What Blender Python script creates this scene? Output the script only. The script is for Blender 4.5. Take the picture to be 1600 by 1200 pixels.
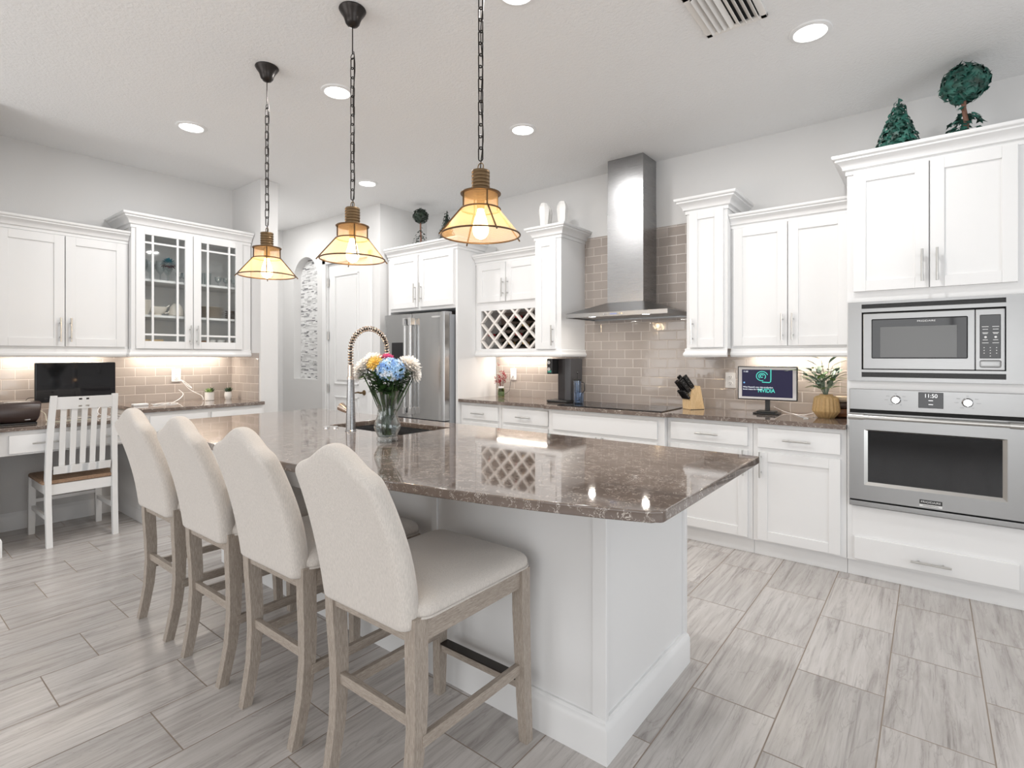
import bpy, bmesh, math, random
from mathutils import Vector, Matrix
S = bpy.context.scene
for _o in list(bpy.data.objects): bpy.data.objects.remove(_o)
PI = math.pi
# ------------------------------------------------------------------ camera, world, lights, exposure
CEIL = 3.0; WY = 4.35; WX = -5.52
cam_d = bpy.data.cameras.new('camera'); cam = bpy.data.objects.new('camera', cam_d)
S.collection.objects.link(cam); S.camera = cam
cam.location = (0, 0, 1.325); cam.rotation_euler = (PI/2, 0, math.atan(654.3/830))
cam_d.sensor_fit = 'HORIZONTAL'; cam_d.sensor_width = 36; cam_d.lens = 36*830/1600
cam_d.shift_y = -(600-557.7)/1600; cam_d.clip_start = .05
S.view_settings.view_transform = 'Standard'; S.view_settings.look = 'None'
S.view_settings.gamma = 1; S.view_settings.use_curve_mapping = False
S.view_settings.exposure = 0.07
w = bpy.data.worlds.new('World'); S.world = w; w.use_nodes = True
w.node_tree.nodes['Background'].inputs[0].default_value = (.90, .95, 1, 1)
w.node_tree.nodes['Background'].inputs[1].default_value = .8
S.cycles.max_bounces = 8; S.cycles.diffuse_bounces = 5; S.cycles.glossy_bounces = 4
S.cycles.transmission_bounces = 8; S.cycles.transparent_max_bounces = 16
S.cycles.caustics_reflective = False; S.cycles.caustics_refractive = False
S.cycles.sample_clamp_indirect = 4; S.cycles.sample_clamp_direct = 0
def area(name, loc, rot, sx, sy, power, col=(1, 1, 1), parent=None, shape='RECTANGLE', spread=PI):
    d = bpy.data.lights.new(name, 'AREA'); d.shape = shape; d.size = sx; d.size_y = sy
    d.energy = power; d.color = col; d.spread = spread
    o = bpy.data.objects.new(name, d); S.collection.objects.link(o)
    o.location = loc; o.rotation_euler = rot
    if parent: o.parent = parent
    return o
# daylight through the windows of the rear wall and the wall past the ovens
area('window_daylight', (-3.7, -2.85, 1.35), (PI/2+.42, 0, 0), 2.8, 2.3, 52, (1, .995, .985))
area('window_daylight', (.3, -2.85, 1.35), (PI/2+.42, 0, 0), 2.8, 2.3, 52, (1, .995, .985))
area('window_daylight', (3.65, .6, 1.35), (PI/2+.30, 0, PI/2), 3.4, 2.3, 64, (.93, .97, 1))
SPOT_W = 12.0; STRIP_W = 3.4

# ------------------------------------------------------------------ mesh helpers
class MB:
    def __init__(s): s.bm = bmesh.new(); s.mi = 0; s.bev = False
    def _new(s, verts, faces):
        vs = [s.bm.verts.new(v) for v in verts]
        fs = []
        for f in faces:
            try:
                fc = s.bm.faces.new([vs[i] for i in f]); fc.material_index = s.mi; fs.append(fc)
            except ValueError: pass
        return vs, fs
    def box(s, x0, x1, y0, y1, z0, z1, b=0, seg=2, mat=None):
        if x0 > x1: x0, x1 = x1, x0
        if y0 > y1: y0, y1 = y1, y0
        if z0 > z1: z0, z1 = z1, z0
        v = [(x0,y0,z0),(x1,y0,z0),(x1,y1,z0),(x0,y1,z0),(x0,y0,z1),(x1,y0,z1),(x1,y1,z1),(x0,y1,z1)]
        if mat is not None: v = [tuple(mat @ Vector(p)) for p in v]
        vs, fs = s._new(v, [(3,2,1,0),(4,5,6,7),(0,1,5,4),(1,2,6,5),(2,3,7,6),(3,0,4,7)])
        if b > 0:
            s.bev = True
            es = list({e for f in fs for e in f.edges})
            r = bmesh.ops.bevel(s.bm, geom=es, offset=b, segments=seg, profile=.5, affect='EDGES')
            for f in r['faces']: f.material_index = s.mi
        return s
    def loft(s, rings, cap0=True, cap1=True, closed=True):
        n = len(rings[0]); idx = []
        for r in rings: idx.append([s.bm.verts.new(p) for p in r])
        for a, b in zip(idx, idx[1:]):
            for i in range(n if closed else n-1):
                j = (i+1) % n
                try: f = s.bm.faces.new((a[i], a[j], b[j], b[i])); f.material_index = s.mi
                except ValueError: pass
        if closed:
            for c, r in ((cap0, idx[0][::-1]), (cap1, idx[-1])):
                if c:
                    try: f = s.bm.faces.new(r); f.material_index = s.mi
                    except ValueError: pass
        return s
    def lathe(s, prof, c=(0,0,0), n=32, cap0=True, cap1=True, axis=None, flute=0, nf=0):
        rings = []
        M = Matrix.Identity(3) if axis is None else Vector((0,0,1)).rotation_difference(Vector(axis)).to_matrix()
        for r, z in prof:
            ring = []
            for k in range(n):
                a = 2*PI*k/n; rr = r*(1+flute*(math.cos(nf*a))) if nf else r
                ring.append(Vector(c) + M @ Vector((rr*math.cos(a), rr*math.sin(a), z)))
            rings.append(ring)
        return s.loft(rings, cap0, cap1)
    def cyl(s, p0, p1, r0, r1=None, n=16):
        r1 = r0 if r1 is None else r1
        p0, p1 = Vector(p0), Vector(p1); d = p1-p0
        return s.lathe([(r0, 0), (r1, d.length)], p0, n, axis=d)
    def tube(s, pts, r, n=8, closed=False):
        pts = [Vector(p) for p in pts]; m = len(pts)
        rad = r if isinstance(r, (list, tuple)) else [r]*m
        T = []
        for i in range(m):
            a = pts[(i-1) % m] if closed or i > 0 else pts[i]
            b = pts[(i+1) % m] if closed or i < m-1 else pts[i]
            T.append((b-a).normalized())
        u = Vector((0,0,1)) if abs(T[0].z) < .9 else Vector((1,0,0))
        rings = []
        for i in range(m):
            u = (u - T[i]*u.dot(T[i])).normalized(); v = T[i].cross(u)
            rings.append([pts[i] + rad[i]*(math.cos(2*PI*k/n)*u + math.sin(2*PI*k/n)*v) for k in range(n)])
        if closed:
            rings.append(rings[0]); s.loft(rings, False, False)
            bmesh.ops.remove_doubles(s.bm, verts=s.bm.verts, dist=1e-6)
            return s
        return s.loft(rings)
    def bar(s, pts, ws, ds, b=0):
        # square bar through points (roughly vertical): width along x, depth along y
        rings = []
        for p, a, d in zip(pts, ws, ds):
            x, y, z = p; rings.append([(x-a/2,y-d/2,z),(x+a/2,y-d/2,z),(x+a/2,y+d/2,z),(x-a/2,y+d/2,z)])
        return s.loft(rings)
    def prism(s, poly, fn0, fn1):
        # poly 2-D points; fn0/fn1 map (a,b) -> 3-D point for both ends
        return s.loft([[fn0(*p) for p in poly], [fn1(*p) for p in poly]])
    def sphere(s, c, r, sz=(1,1,1), u=16, v=10):
        m = Matrix.Translation(c) @ Matrix.Diagonal((sz[0], sz[1], sz[2], 1))
        g = bmesh.ops.create_uvsphere(s.bm, u_segments=u, v_segments=v, radius=r, matrix=m)
        for x in g['verts']:
            for f in x.link_faces: f.material_index = s.mi
        return s
    def poly(s, pts):
        s._new(pts, [tuple(range(len(pts)))]); return s
    def build(s, name, mats, parent=None, loc=None, rotz=0, sub=0, sharp=32, world=False):
        bmesh.ops.recalc_face_normals(s.bm, faces=s.bm.faces)
        me = bpy.data.meshes.new(name)
        off = None
        if loc is not None and world: off = Vector(loc)
        if off is not None: bmesh.ops.translate(s.bm, verts=s.bm.verts, vec=-off)
        s.bm.to_mesh(me); s.bm.free()
        for m in (mats if isinstance(mats, (list, tuple)) else [mats]): me.materials.append(m)
        me.polygons.foreach_set('use_smooth', [True]*len(me.polygons))
        if sharp: me.set_sharp_from_angle(angle=math.radians(sharp))
        o = bpy.data.objects.new(name, me); S.collection.objects.link(o)
        if loc is not None: o.location = loc
        o.rotation_euler = (0, 0, rotz)
        if parent is not None: o.parent = parent
        if s.bev and not sub:
            md = o.modifiers.new('w', 'WEIGHTED_NORMAL'); md.keep_sharp = True
        if sub:
            md = o.modifiers.new('s', 'SUBSURF'); md.levels = sub; md.render_levels = sub
        return o
def thing(name, label, cat, loc=(0,0,0), rotz=0, group=None):
    o = bpy.data.objects.new(name, None); S.collection.objects.link(o)
    o.empty_display_size = .05; o.location = loc; o.rotation_euler = (0,0,rotz)
    o['label'] = label; o['category'] = cat
    if group: o['group'] = group
    return o
def tag(o, label, cat, group=None, kind=None):
    o['label'] = label; o['category'] = cat
    if group: o['group'] = group
    if kind: o['kind'] = kind
    return o
def struct(o): o['kind'] = 'structure'; return o
def dup(root, label=None, loc=None, rotz=None, group=None):
    r = root.copy(); S.collection.objects.link(r)
    if label: r['label'] = label
    if group: r['group'] = group
    if loc is not None: r.location = loc
    if rotz is not None: r.rotation_euler = (0,0,rotz)
    def rec(a, b):
        for ch in [c for c in bpy.data.objects if c.parent == a and c.name not in made]:
            c = ch.copy(); made.add(c.name); S.collection.objects.link(c); c.parent = b; rec(ch, c)
    made = set(); rec(root, r)
    return r

# ------------------------------------------------------------------ materials
def mat(name, col, rough=.5, metal=0, spec=.5, **k):
    m = bpy.data.materials.new(name); m.use_nodes = True
    b = m.node_tree.nodes['Principled BSDF']
    b.inputs['Base Color'].default_value = (*col, 1); b.inputs['Roughness'].default_value = rough
    b.inputs['Metallic'].default_value = metal; b.inputs['Specular IOR Level'].default_value = spec
    for n, v in k.items():
        b.inputs[n.replace('_', ' ')].default_value = v
    return m
class N:
    def __init__(s, m): s.t = m.node_tree; s.b = s.t.nodes['Principled BSDF']; s.o = s.t.nodes['Material Output']
    def n(s, typ, **k):
        x = s.t.nodes.new(typ)
        for a, v in k.items():
            if a.startswith('i_'):
                key = a[2:]; key = int(key) if key.isdigit() else key.replace('_', ' ')
                s.set(x.inputs[key], v)
            else: setattr(x, a, v)
        return x
    def set(s, inp, v):
        if hasattr(v, 'is_linked') or hasattr(v, 'links'): s.t.links.new(v, inp)
        else: inp.default_value = v
    def math(s, op, a, b=0, c=0):
        x = s.t.nodes.new('ShaderNodeMath'); x.operation = op
        s.set(x.inputs[0], a); s.set(x.inputs[1], b); s.set(x.inputs[2], c); return x.outputs[0]
    def pos(s, scale=(1,1,1), world=False):
        c = s.n('ShaderNodeNewGeometry').outputs['Position'] if world else s.n('ShaderNodeTexCoord').outputs['Object']
        return s.n('ShaderNodeMapping', i_Vector=c, i_Scale=scale).outputs[0]
    def noise(s, vec, scale=5, detail=3, rough=.5, dist=0):
        return s.n('ShaderNodeTexNoise', i_Vector=vec, i_Scale=scale, i_Detail=detail, i_Roughness=rough, i_Distortion=dist)
    def ramp(s, fac, stops):
        r = s.n('ShaderNodeValToRGB', i_Fac=fac); e = r.color_ramp.elements
        while len(e) < len(stops): e.new(.5)
        for el, (p, c) in zip(e, stops): el.position = p; el.color = (*c, 1) if len(c) == 3 else c
        return r.outputs[0]
    def mix(s, f, a, b, mode='MIX'):
        x = s.n('ShaderNodeMix', data_type='RGBA', blend_type=mode)
        s.set(x.inputs[0], f); s.set(x.inputs[6], a); s.set(x.inputs[7], b); return x.outputs[2]
    def bump(s, h, strength=.3, dist=.01):
        x = s.n('ShaderNodeBump', i_Height=h, i_Strength=strength, i_Distance=dist)
        s.t.links.new(x.outputs[0], s.b.inputs['Normal'])
    def col(s, c): s.set(s.b.inputs['Base Color'], c)

WHITE = mat('cabinet_white', (.79,.79,.79), .38)
n = N(WHITE); n.bump(n.noise(n.pos((3,3,60)), 8, 2).outputs[0], .015, .002)
TRIMW = mat('trim_white', (.80,.80,.80), .4)
WALL = mat('wall_paint', (.70,.695,.69), .75)
n = N(WALL); n.bump(n.noise(n.pos(world=True), 90, 3).outputs[0], .12, .004)
CEILM = mat('ceiling_paint', (.84,.84,.84), .9)
n = N(CEILM); n.bump(n.noise(n.pos(world=True), 55, 4, .6, .4).outputs[0], .55, .008)
NICKEL = mat('brushed_nickel', (.56,.55,.53), .28, 1)
CHROME = mat('chrome', (.8,.8,.8), .08, 1)
STEEL = mat('brushed_steel', (.37,.37,.375), .26, 1)
n = N(STEEL); nz = n.noise(n.pos((1.2,1.2,160)), 6, 3).outputs[0]
n.set(n.b.inputs['Roughness'], n.n('ShaderNodeMapRange', i_Value=nz, i_3=.2, i_4=.36).outputs[0]); n.bump(nz, .05, .001)
STEELF = mat('fridge_steel', (.50,.50,.50), .22, 1)
STEELH = mat('brushed_steel_horizontal', (.34,.34,.34), .3, 1)
n = N(STEELH); nz = n.noise(n.pos((2,2,220)), 5, 3).outputs[0]
n.set(n.b.inputs['Roughness'], n.n('ShaderNodeMapRange', i_Value=nz, i_3=.24, i_4=.4).outputs[0])
BLACKGL = mat('black_glass', (.012,.012,.014), .05)
BLACK = mat('black_plastic', (.02,.02,.02), .35)
DARKGAP = mat('dark_gap', (.01,.01,.01), .8)
GREYPL = mat('grey_side', (.32,.33,.35), .5)
BRONZE = mat('bronze_metal', (.035,.03,.028), .35, .8)
BRASS = mat('antique_brass', (.22,.15,.085), .4, 1)
DKBR = mat('dark_brass', (.12,.075,.04), .4, .9)
PORC = mat('white_porcelain', (.85,.84,.82), .2)
PLASTW = mat('white_plastic', (.85,.85,.85), .35)

def fabric(name, col):
    m = mat(name, col, .95, 0, .2); n = N(m); n.b.inputs['Sheen Weight'].default_value = .3
    p = n.pos((1,1,1))
    w1 = n.n('ShaderNodeTexWave', i_Vector=p, i_Scale=120, i_Distortion=3, i_Detail=2, bands_direction='X').outputs[1]
    w2 = n.n('ShaderNodeTexWave', i_Vector=p, i_Scale=120, i_Distortion=3, i_Detail=2, bands_direction='Z').outputs[1]
    nn = n.noise(n.pos((120,120,14)), 4, 3).outputs[0]
    h = n.math('ADD', n.math('ADD', w1, w2), n.math('MULTIPLY', nn, 1.5))
    n.bump(h, .25, .0012)
    n.col(n.mix(n.ramp(nn, [(.35,(0,0,0)),(.65,(1,1,1))]), tuple(c*.9 for c in col)+(1,), tuple(min(1,c*1.08) for c in col)+(1,)))
    return m
FABRIC = fabric('linen_fabric', (.60,.557,.515))
def wood(name, c1, c2, scale=(14,14,1.6), rough=.55, bump=.15):
    m = mat(name, c1, rough); n = N(m)
    nz = n.noise(n.pos(scale), 5, 6, .62, 1.2).outputs[0]
    n.col(n.ramp(nz, [(.3, c1), (.68, c2)])); n.bump(nz, bump, .002); return m
OAK = wood('weathered_oak', (.235,.195,.16), (.45,.39,.335), (60,60,6))
OAKH = wood('weathered_oak_side', (.235,.195,.16), (.45,.39,.335), (60,6,60))
OAKX = wood('weathered_oak_cross', (.235,.195,.16), (.45,.39,.335), (6,60,60))
SEATW = wood('chair_seat_wood', (.20,.115,.07), (.42,.28,.18), (30,4,30))
BLOCK = wood('block_wood', (.62,.43,.22), (.78,.58,.34), (20,20,4), .45)

# quartz worktop
QUARTZ = mat('brown_quartz', (.16,.12,.1), .05, 0, .6)
n = N(QUARTZ); p = n.pos(world=True)
base = n.ramp(n.noise(p, 7, 5, .6).outputs[0], [(.3,(.125,.095,.080)),(.7,(.19,.148,.125))])
vn = n.noise(p, 34, 4, .6, 2.0).outputs[0]
vein = n.ramp(n.math('ABSOLUTE', n.math('SUBTRACT', vn, .5)), [(0,(1,1,1)),(.008,(.7,.7,.7)),(.016,(0,0,0))])
gate = n.ramp(n.noise(p, 30, 2).outputs[0], [(.485,(0,0,0)),(.53,(1,1,1))])
spk = n.math('MULTIPLY', vein, gate)
n.col(n.mix(spk, base, (.70,.64,.58,1)))
n.b.inputs['Coat Weight'].default_value = .35; n.b.inputs['Coat Roughness'].default_value = .04

# floor tile: 0.308 x 0.6 wood-look porcelain, each row stepped by a third
FLOOR = mat('wood_look_tile', (.5,.47,.45), .3)
n = N(FLOOR); P = n.n('ShaderNodeNewGeometry').outputs['Position']
sx = n.n('ShaderNodeSeparateXYZ', i_Vector=P)
u = n.math('DIVIDE', n.math('ADD', sx.outputs[0], .14), .3065); row = n.math('FLOOR', u)
v = n.math('DIVIDE', n.math('ADD', n.math('ADD', sx.outputs[1], -1.925+.198), n.math('MULTIPLY', row, .198)), .598)
brk = n.math('FLOOR', v)
fu = n.math('FRACT', u); fv = n.math('FRACT', v)
du = n.math('MULTIPLY', n.math('MINIMUM', fu, n.math('SUBTRACT', 1, fu)), .3065)
dv = n.math('MULTIPLY', n.math('MINIMUM', fv, n.math('SUBTRACT', 1, fv)), .598)
dd = n.math('MINIMUM', du, dv)
grout = n.ramp(n.math('MULTIPLY', dd, 100), [(.16,(1,1,1)),(.30,(0,0,0))])
cid = n.n('ShaderNodeCombineXYZ', i_0=row, i_1=brk)
wn = n.n('ShaderNodeTexWhiteNoise', noise_dimensions='3D', i_Vector=cid.outputs[0])
off = n.n('ShaderNodeVectorMath', operation='SCALE', i_0=wn.outputs[1], i_Scale=37.0).outputs[0]
pp = n.n('ShaderNodeVectorMath', operation='ADD', i_0=P, i_1=off).outputs[0]
mp = n.n('ShaderNodeMapping', i_Vector=pp, i_Scale=(12,.85,1), i_Rotation=(0,0,.10)).outputs[0]
st = n.noise(mp, 1.7, 8, .66, .7).outputs[0]
mp2 = n.n('ShaderNodeMapping', i_Vector=pp, i_Scale=(46,1.6,1), i_Rotation=(0,0,.10)).outputs[0]
st2 = n.noise(mp2, 1.8, 6, .65, .5).outputs[0]
tone = n.n('ShaderNodeMapRange', i_Value=wn.outputs[0], i_3=.9, i_4=1.08).outputs[0]
c = n.ramp(st, [(.28,(.30,.275,.26)),(.43,(.46,.43,.41)),(.60,(.56,.53,.51)),(.75,(.48,.45,.43))])
c2 = n.ramp(st2, [(.30,(.62,.60,.60)),(.46,(1,1,1))])
c = n.mix(.7, c, c2, 'MULTIPLY')
mp3 = n.n('ShaderNodeMapping', i_Vector=pp, i_Scale=(6,.8,1), i_Rotation=(0,0,.2)).outputs[0]
vn3 = n.noise(mp3, 1.6, 6, .55, 1.4).outputs[0]
ln3 = n.ramp(n.math('ABSOLUTE', n.math('SUBTRACT', vn3, .5)), [(0,(.58,.56,.55)),(.012,(1,1,1))])
c = n.mix(.38, c, ln3, 'MULTIPLY')
c = n.n('ShaderNodeVectorMath', operation='SCALE', i_0=c, i_Scale=tone).outputs[0]
n.col(n.mix(grout, c, (.27,.22,.18,1)))
n.set(n.b.inputs['Roughness'], n.mix(grout, (.27,.27,.27,1), (.8,.8,.8,1)))
n.bump(n.math('SUBTRACT', n.math('MULTIPLY', st2, .1), grout), .35, .002)

# glossy subway tile; axis 0 = wall runs along x, 1 = wall runs along y
def subway(name, ax):
    m = mat(name, (.3,.26,.23), .09, 0, .6); n = N(m)
    P = n.n('ShaderNodeNewGeometry').outputs['Position']; sx = n.n('ShaderNodeSeparateXYZ', i_Vector=P)
    v = n.math('DIVIDE', n.math('ADD', sx.outputs[2], -.914), .0792); row = n.math('FLOOR', v)
    u = n.math('ADD', n.math('DIVIDE', n.math('ADD', sx.outputs[ax], 1.437 if ax == 0 else .02), .1565), n.math('MULTIPLY', row, .5))
    fu = n.math('FRACT', u); fv = n.math('FRACT', v)
    du = n.math('MULTIPLY', n.math('MINIMUM', fu, n.math('SUBTRACT', 1, fu)), .1565)
    dv = n.math('MULTIPLY', n.math('MINIMUM', fv, n.math('SUBTRACT', 1, fv)), .0792)
    dd = n.math('MULTIPLY', n.math('MINIMUM', du, dv), 100)
    g = n.ramp(dd, [(.12,(1,1,1)),(.2,(0,0,0))])
    h = n.ramp(dd, [(.1,(0,0,0)),(.6,(1,1,1))])
    cid = n.n('ShaderNodeCombineXYZ', i_0=row, i_1=n.math('FLOOR', u))
    wn = n.n('ShaderNodeTexWhiteNoise', noise_dimensions='3D', i_Vector=cid.outputs[0]).outputs[0]
    n.col(n.mix(g, n.ramp(wn, [(0,(.37,.325,.295)),(1,(.43,.38,.345))]), (.66,.60,.56,1)))
    n.set(n.b.inputs['Roughness'], n.mix(g, (.07,.07,.07,1), (.7,.7,.7,1)))
    wav = n.noise(P, 16, 2).outputs[0]
    n.bump(n.math('ADD', h, n.math('MULTIPLY', wav, .9)), .45, .0016)
    return m
SUBX = subway('subway_tile_x', 0); SUBY = subway('subway_tile_y', 1)
# mosaic of thin glass and stone strips in the niche
MOS = mat('strip_mosaic', (.6,.6,.6), .25); n = N(MOS)
P = n.n('ShaderNodeNewGeometry').outputs['Position']; sx = n.n('ShaderNodeSeparateXYZ', i_Vector=P)
v = n.math('DIVIDE', sx.outputs[2], .0155); row = n.math('FLOOR', v)
rr = n.n('ShaderNodeTexWhiteNoise', noise_dimensions='1D', i_W=row)
u = n.math('ADD', n.math('DIVIDE', sx.outputs[0], n.math('ADD', .045, n.math('MULTIPLY', rr.outputs[0], .06))), n.math('MULTIPLY', rr.outputs[0], 9.7))
cid = n.n('ShaderNodeCombineXYZ', i_0=row, i_1=n.math('FLOOR', u))
wn = n.n('ShaderNodeTexWhiteNoise', noise_dimensions='3D', i_Vector=cid.outputs[0]).outputs[0]
n.col(n.ramp(wn, [(0,(.16,.16,.17)),(.08,(.30,.30,.31)),(.2,(.55,.55,.55)),(.5,(.74,.74,.74)),(1,(.84,.84,.84))]))
fv = n.math('FRACT', v); n.bump(n.ramp(fv, [(0,(0,0,0)),(.1,(1,1,1)),(.9,(1,1,1)),(1,(0,0,0))]), .4, .002)

def glass(name, tint=(1,1,1), f0=.04, edge=.9, pw=4):
    # thin clear glass: mostly transparent, reflecting more at grazing angles
    m = bpy.data.materials.new(name); m.use_nodes = True; n = N(m)
    a = n.n('ShaderNodeBsdfTransparent'); a.inputs[0].default_value = (*tint, 1)
    g = n.n('ShaderNodeBsdfGlossy'); g.inputs['Roughness'].default_value = .03
    f = n.n('ShaderNodeLayerWeight', i_Blend=.5).outputs['Facing']
    fac = n.math('ADD', n.math('MULTIPLY', n.math('POWER', f, pw), edge), f0)
    mx = n.n('ShaderNodeMixShader', i_0=fac); n.t.links.new(a.outputs[0], mx.inputs[1]); n.t.links.new(g.outputs[0], mx.inputs[2])
    n.t.links.new(mx.outputs[0], n.o.inputs[0]); return m
PANE = glass('window_pane_glass', (.97,.98,.98), .03, .6, 4)
CLEAR = glass('clear_glass', (.93,.95,.95), .05, .8, 2.5)
BLUEGL = glass('blue_tinted_glass', (.78,.84,.92), .06, .8, 2.5)
def emit(name, col, s):
    m = mat(name, (.02,.02,.02), .3, 0, .15); b = m.node_tree.nodes['Principled BSDF']
    b.inputs['Emission Color'].default_value = (*col, 1); b.inputs['Emission Strength'].default_value = s; return m
LENS = emit('downlight_lens', (1,.98,.95), 9)
BULB = emit('filament_bulb_glow', (1,.66,.30), 22)
STRIPM = emit('led_strip', (1,.93,.84), 6)
def mesh_gold():
    m = bpy.data.materials.new('gold_wire_mesh'); m.use_nodes = True; n = N(m); b = n.b
    b.inputs['Base Color'].default_value = (.72,.46,.21,1); b.inputs['Metallic'].default_value = .35; b.inputs['Roughness'].default_value = .45
    tl = n.n('ShaderNodeBsdfTranslucent'); tl.inputs[0].default_value = (.88,.62,.34,1)
    mx = n.n('ShaderNodeMixShader', i_0=.52); n.t.links.new(b.outputs[0], mx.inputs[1]); n.t.links.new(tl.outputs[0], mx.inputs[2])
    tr = n.n('ShaderNodeBsdfTransparent'); uv = n.pos()
    s = n.n('ShaderNodeSeparateXYZ', i_Vector=uv)
    ang = n.math('ARCTAN2', s.outputs[1], s.outputs[0])
    g1 = n.math('LESS_THAN', n.math('FRACT', n.math('MULTIPLY', ang, 30)), .24)
    g2 = n.math('LESS_THAN', n.math('FRACT', n.math('MULTIPLY', s.outputs[2], 330)), .24)
    k = n.math('MAXIMUM', g1, g2)
    m2 = n.n('ShaderNodeMixShader', i_0=k); n.t.links.new(tr.outputs[0], m2.inputs[1]); n.t.links.new(mx.outputs[0], m2.inputs[2])
    n.t.links.new(m2.outputs[0], n.o.inputs[0]); return m
GOLDMESH = mesh_gold()
def leafm(name, c1, c2, rough=.5):
    m = mat(name, c1, rough); n = N(m)
    n.col(n.ramp(n.noise(n.pos(), 26, 3).outputs[0], [(.35, c1), (.65, c2)])); return m
IVY = leafm('ivy_leaf', (.008,.03,.022), (.02,.13,.10))
IVYD = leafm('ivy_leaf_dark', (.006,.012,.008), (.02,.04,.025))
GREEN = leafm('fresh_leaf', (.05,.14,.03), (.20,.36,.07))
DKGREEN = leafm('dark_stem_leaf', (.012,.035,.010), (.045,.10,.025))
SAGE = leafm('sage_leaf', (.07,.12,.09), (.22,.30,.24))
# ------------------------------------------------------------------ room shell
XE = 3.8; YR = -3.0; HX = -6.77; NY = 3.663; RX = -4.724; PX = -4.94; PY0 = 2.456; PY1 = 2.625
struct(MB().box(-8.2, XE+.15, YR-.15, WY+.15, -.12, 0).build('floor', FLOOR))
struct(MB().box(-8.2, XE+.15, YR-.15, WY+.15, CEIL, CEIL+.12).build('ceiling', CEILM))
struct(MB().box(RX, XE+.12, WY, WY+.12, 0, CEIL).build('wall_right', WALL))
struct(MB().box(WX-.12, WX, YR, PY0+.06, 0, CEIL).build('wall_left', WALL))
struct(MB().box(-8.1, PX, PY0, PY1, 0, CEIL, .004).build('wall_partition', WALL))
struct(MB().box(RX-.12, RX, NY, WY+.12, 0, CEIL).build('wall_pantry_side', WALL))
struct(MB().box(HX-.12, HX, PY1, NY+.12, 0, CEIL).build('wall_hall', WALL))
# rear wall and far wall with window openings
m = MB(); ws = [(-5.1,-2.3),(-1.1,1.7)]; xs = [WX-.12] + [e for w_ in ws for e in w_] + [XE]
for a, b in zip(xs[0::2], xs[1::2]): m.box(a, b, YR-.12, YR, 0, CEIL)
for a, b in ws: m.box(a, b, YR-.12, YR, 2.5, CEIL); m.box(a, b, YR-.12, YR, 0, .2)
struct(m.build('wall_rear', WALL))
m = MB(); m.box(XE, XE+.12, YR, -1.1, 0, CEIL); m.box(XE, XE+.12, 2.3, WY, 0, CEIL)
m.box(XE, XE+.12, -1.1, 2.3, 2.5, CEIL); m.box(XE, XE+.12, -1.1, 2.3, 0, .2)
struct(m.build('wall_far_right', WALL))
def wframe(a, b, name, axis):
    m = MB()
    def bx(u0, u1, z0, z1):
        if axis == 0: m.box(u0, u1, YR-.08, YR-.03, z0, z1)
        else: m.box(XE+.03, XE+.08, u0, u1, z0, z1)
    bx(a, a+.06, .2, 2.5); bx(b-.06, b, .2, 2.5); bx(a, b, .2, .26); bx(a, b, 2.44, 2.5); bx((a+b)/2-.03, (a+b)/2+.03, .2, 2.5)
    struct(m.build(name, TRIMW))
wframe(-5.1, -2.3, 'window_1', 0); wframe(-1.1, 1.7, 'window_2', 0); wframe(-1.1, 2.3, 'window_3', 1)
struct(MB().box(WX, -4.83, .50, .655, 0, CEIL).build('wall_desk_end', WALL))
# pantry wall with arched niche and door opening
nx0, nx1, nz0, nzs = -6.497, -5.95, 1.045, 2.315; ncx = (nx0+nx1)/2; nr = (nx1-nx0)/2
dx0, dx1, dz = -5.765, -4.905, 2.46
m = MB()
m.box(HX, nx0, NY, NY+.12, 0, CEIL); m.box(nx1, dx0, NY, NY+.12, 0, CEIL); m.box(dx1, RX-.121, NY, NY+.12, 0, CEIL)
m.box(nx0, nx1, NY, NY+.12, 0, nz0); m.box(dx0, dx1, NY, NY+.12, dz, CEIL)
K = 20; arc = [(ncx+nr*math.cos(PI*k/K), nzs+nr*math.sin(PI*k/K)) for k in range(K+1)]
for (xa, za), (xb, zb) in zip(arc, arc[1:]):
    m.loft([[(xa,NY,za),(xb,NY,zb),(xb,NY,CEIL),(xa,NY,CEIL)], [(xa,NY+.12,za),(xb,NY+.12,zb),(xb,NY+.12,CEIL),(xa,NY+.12,CEIL)]])
bmesh.ops.remove_doubles(m.bm, verts=m.bm.verts, dist=1e-5)
struct(m.build('wall_niche', WALL))
o = struct(MB().box(nx0-.02, nx1+.02, NY+.1, NY+.119, nz0-.02, nzs+nr+.02).build('trim_1', MOS)); o['label'] = 'grey and white strip mosaic lining the arched niche'
# backsplash slabs
def bs(name, x0, x1, y0, y1, z0, z1, mt): struct(MB().box(x0, x1, y0, y1, z0, z1).build(name, mt))
bs('wall_backsplash_right', -3.63, -.39, WY-.008, WY, .914, 1.34, SUBX)
bs('wall_backsplash_hood', -2.56, -1.435, WY-.0085, WY, 1.34, 2.432, SUBX)
bs('wall_backsplash_left', WX, WX+.008, .656, PY0, .80, 1.345, SUBY)
bs('wall_backsplash_end', WX+.008, -4.972, PY0-.008, PY0, .90, 1.362, SUBX)
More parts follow.
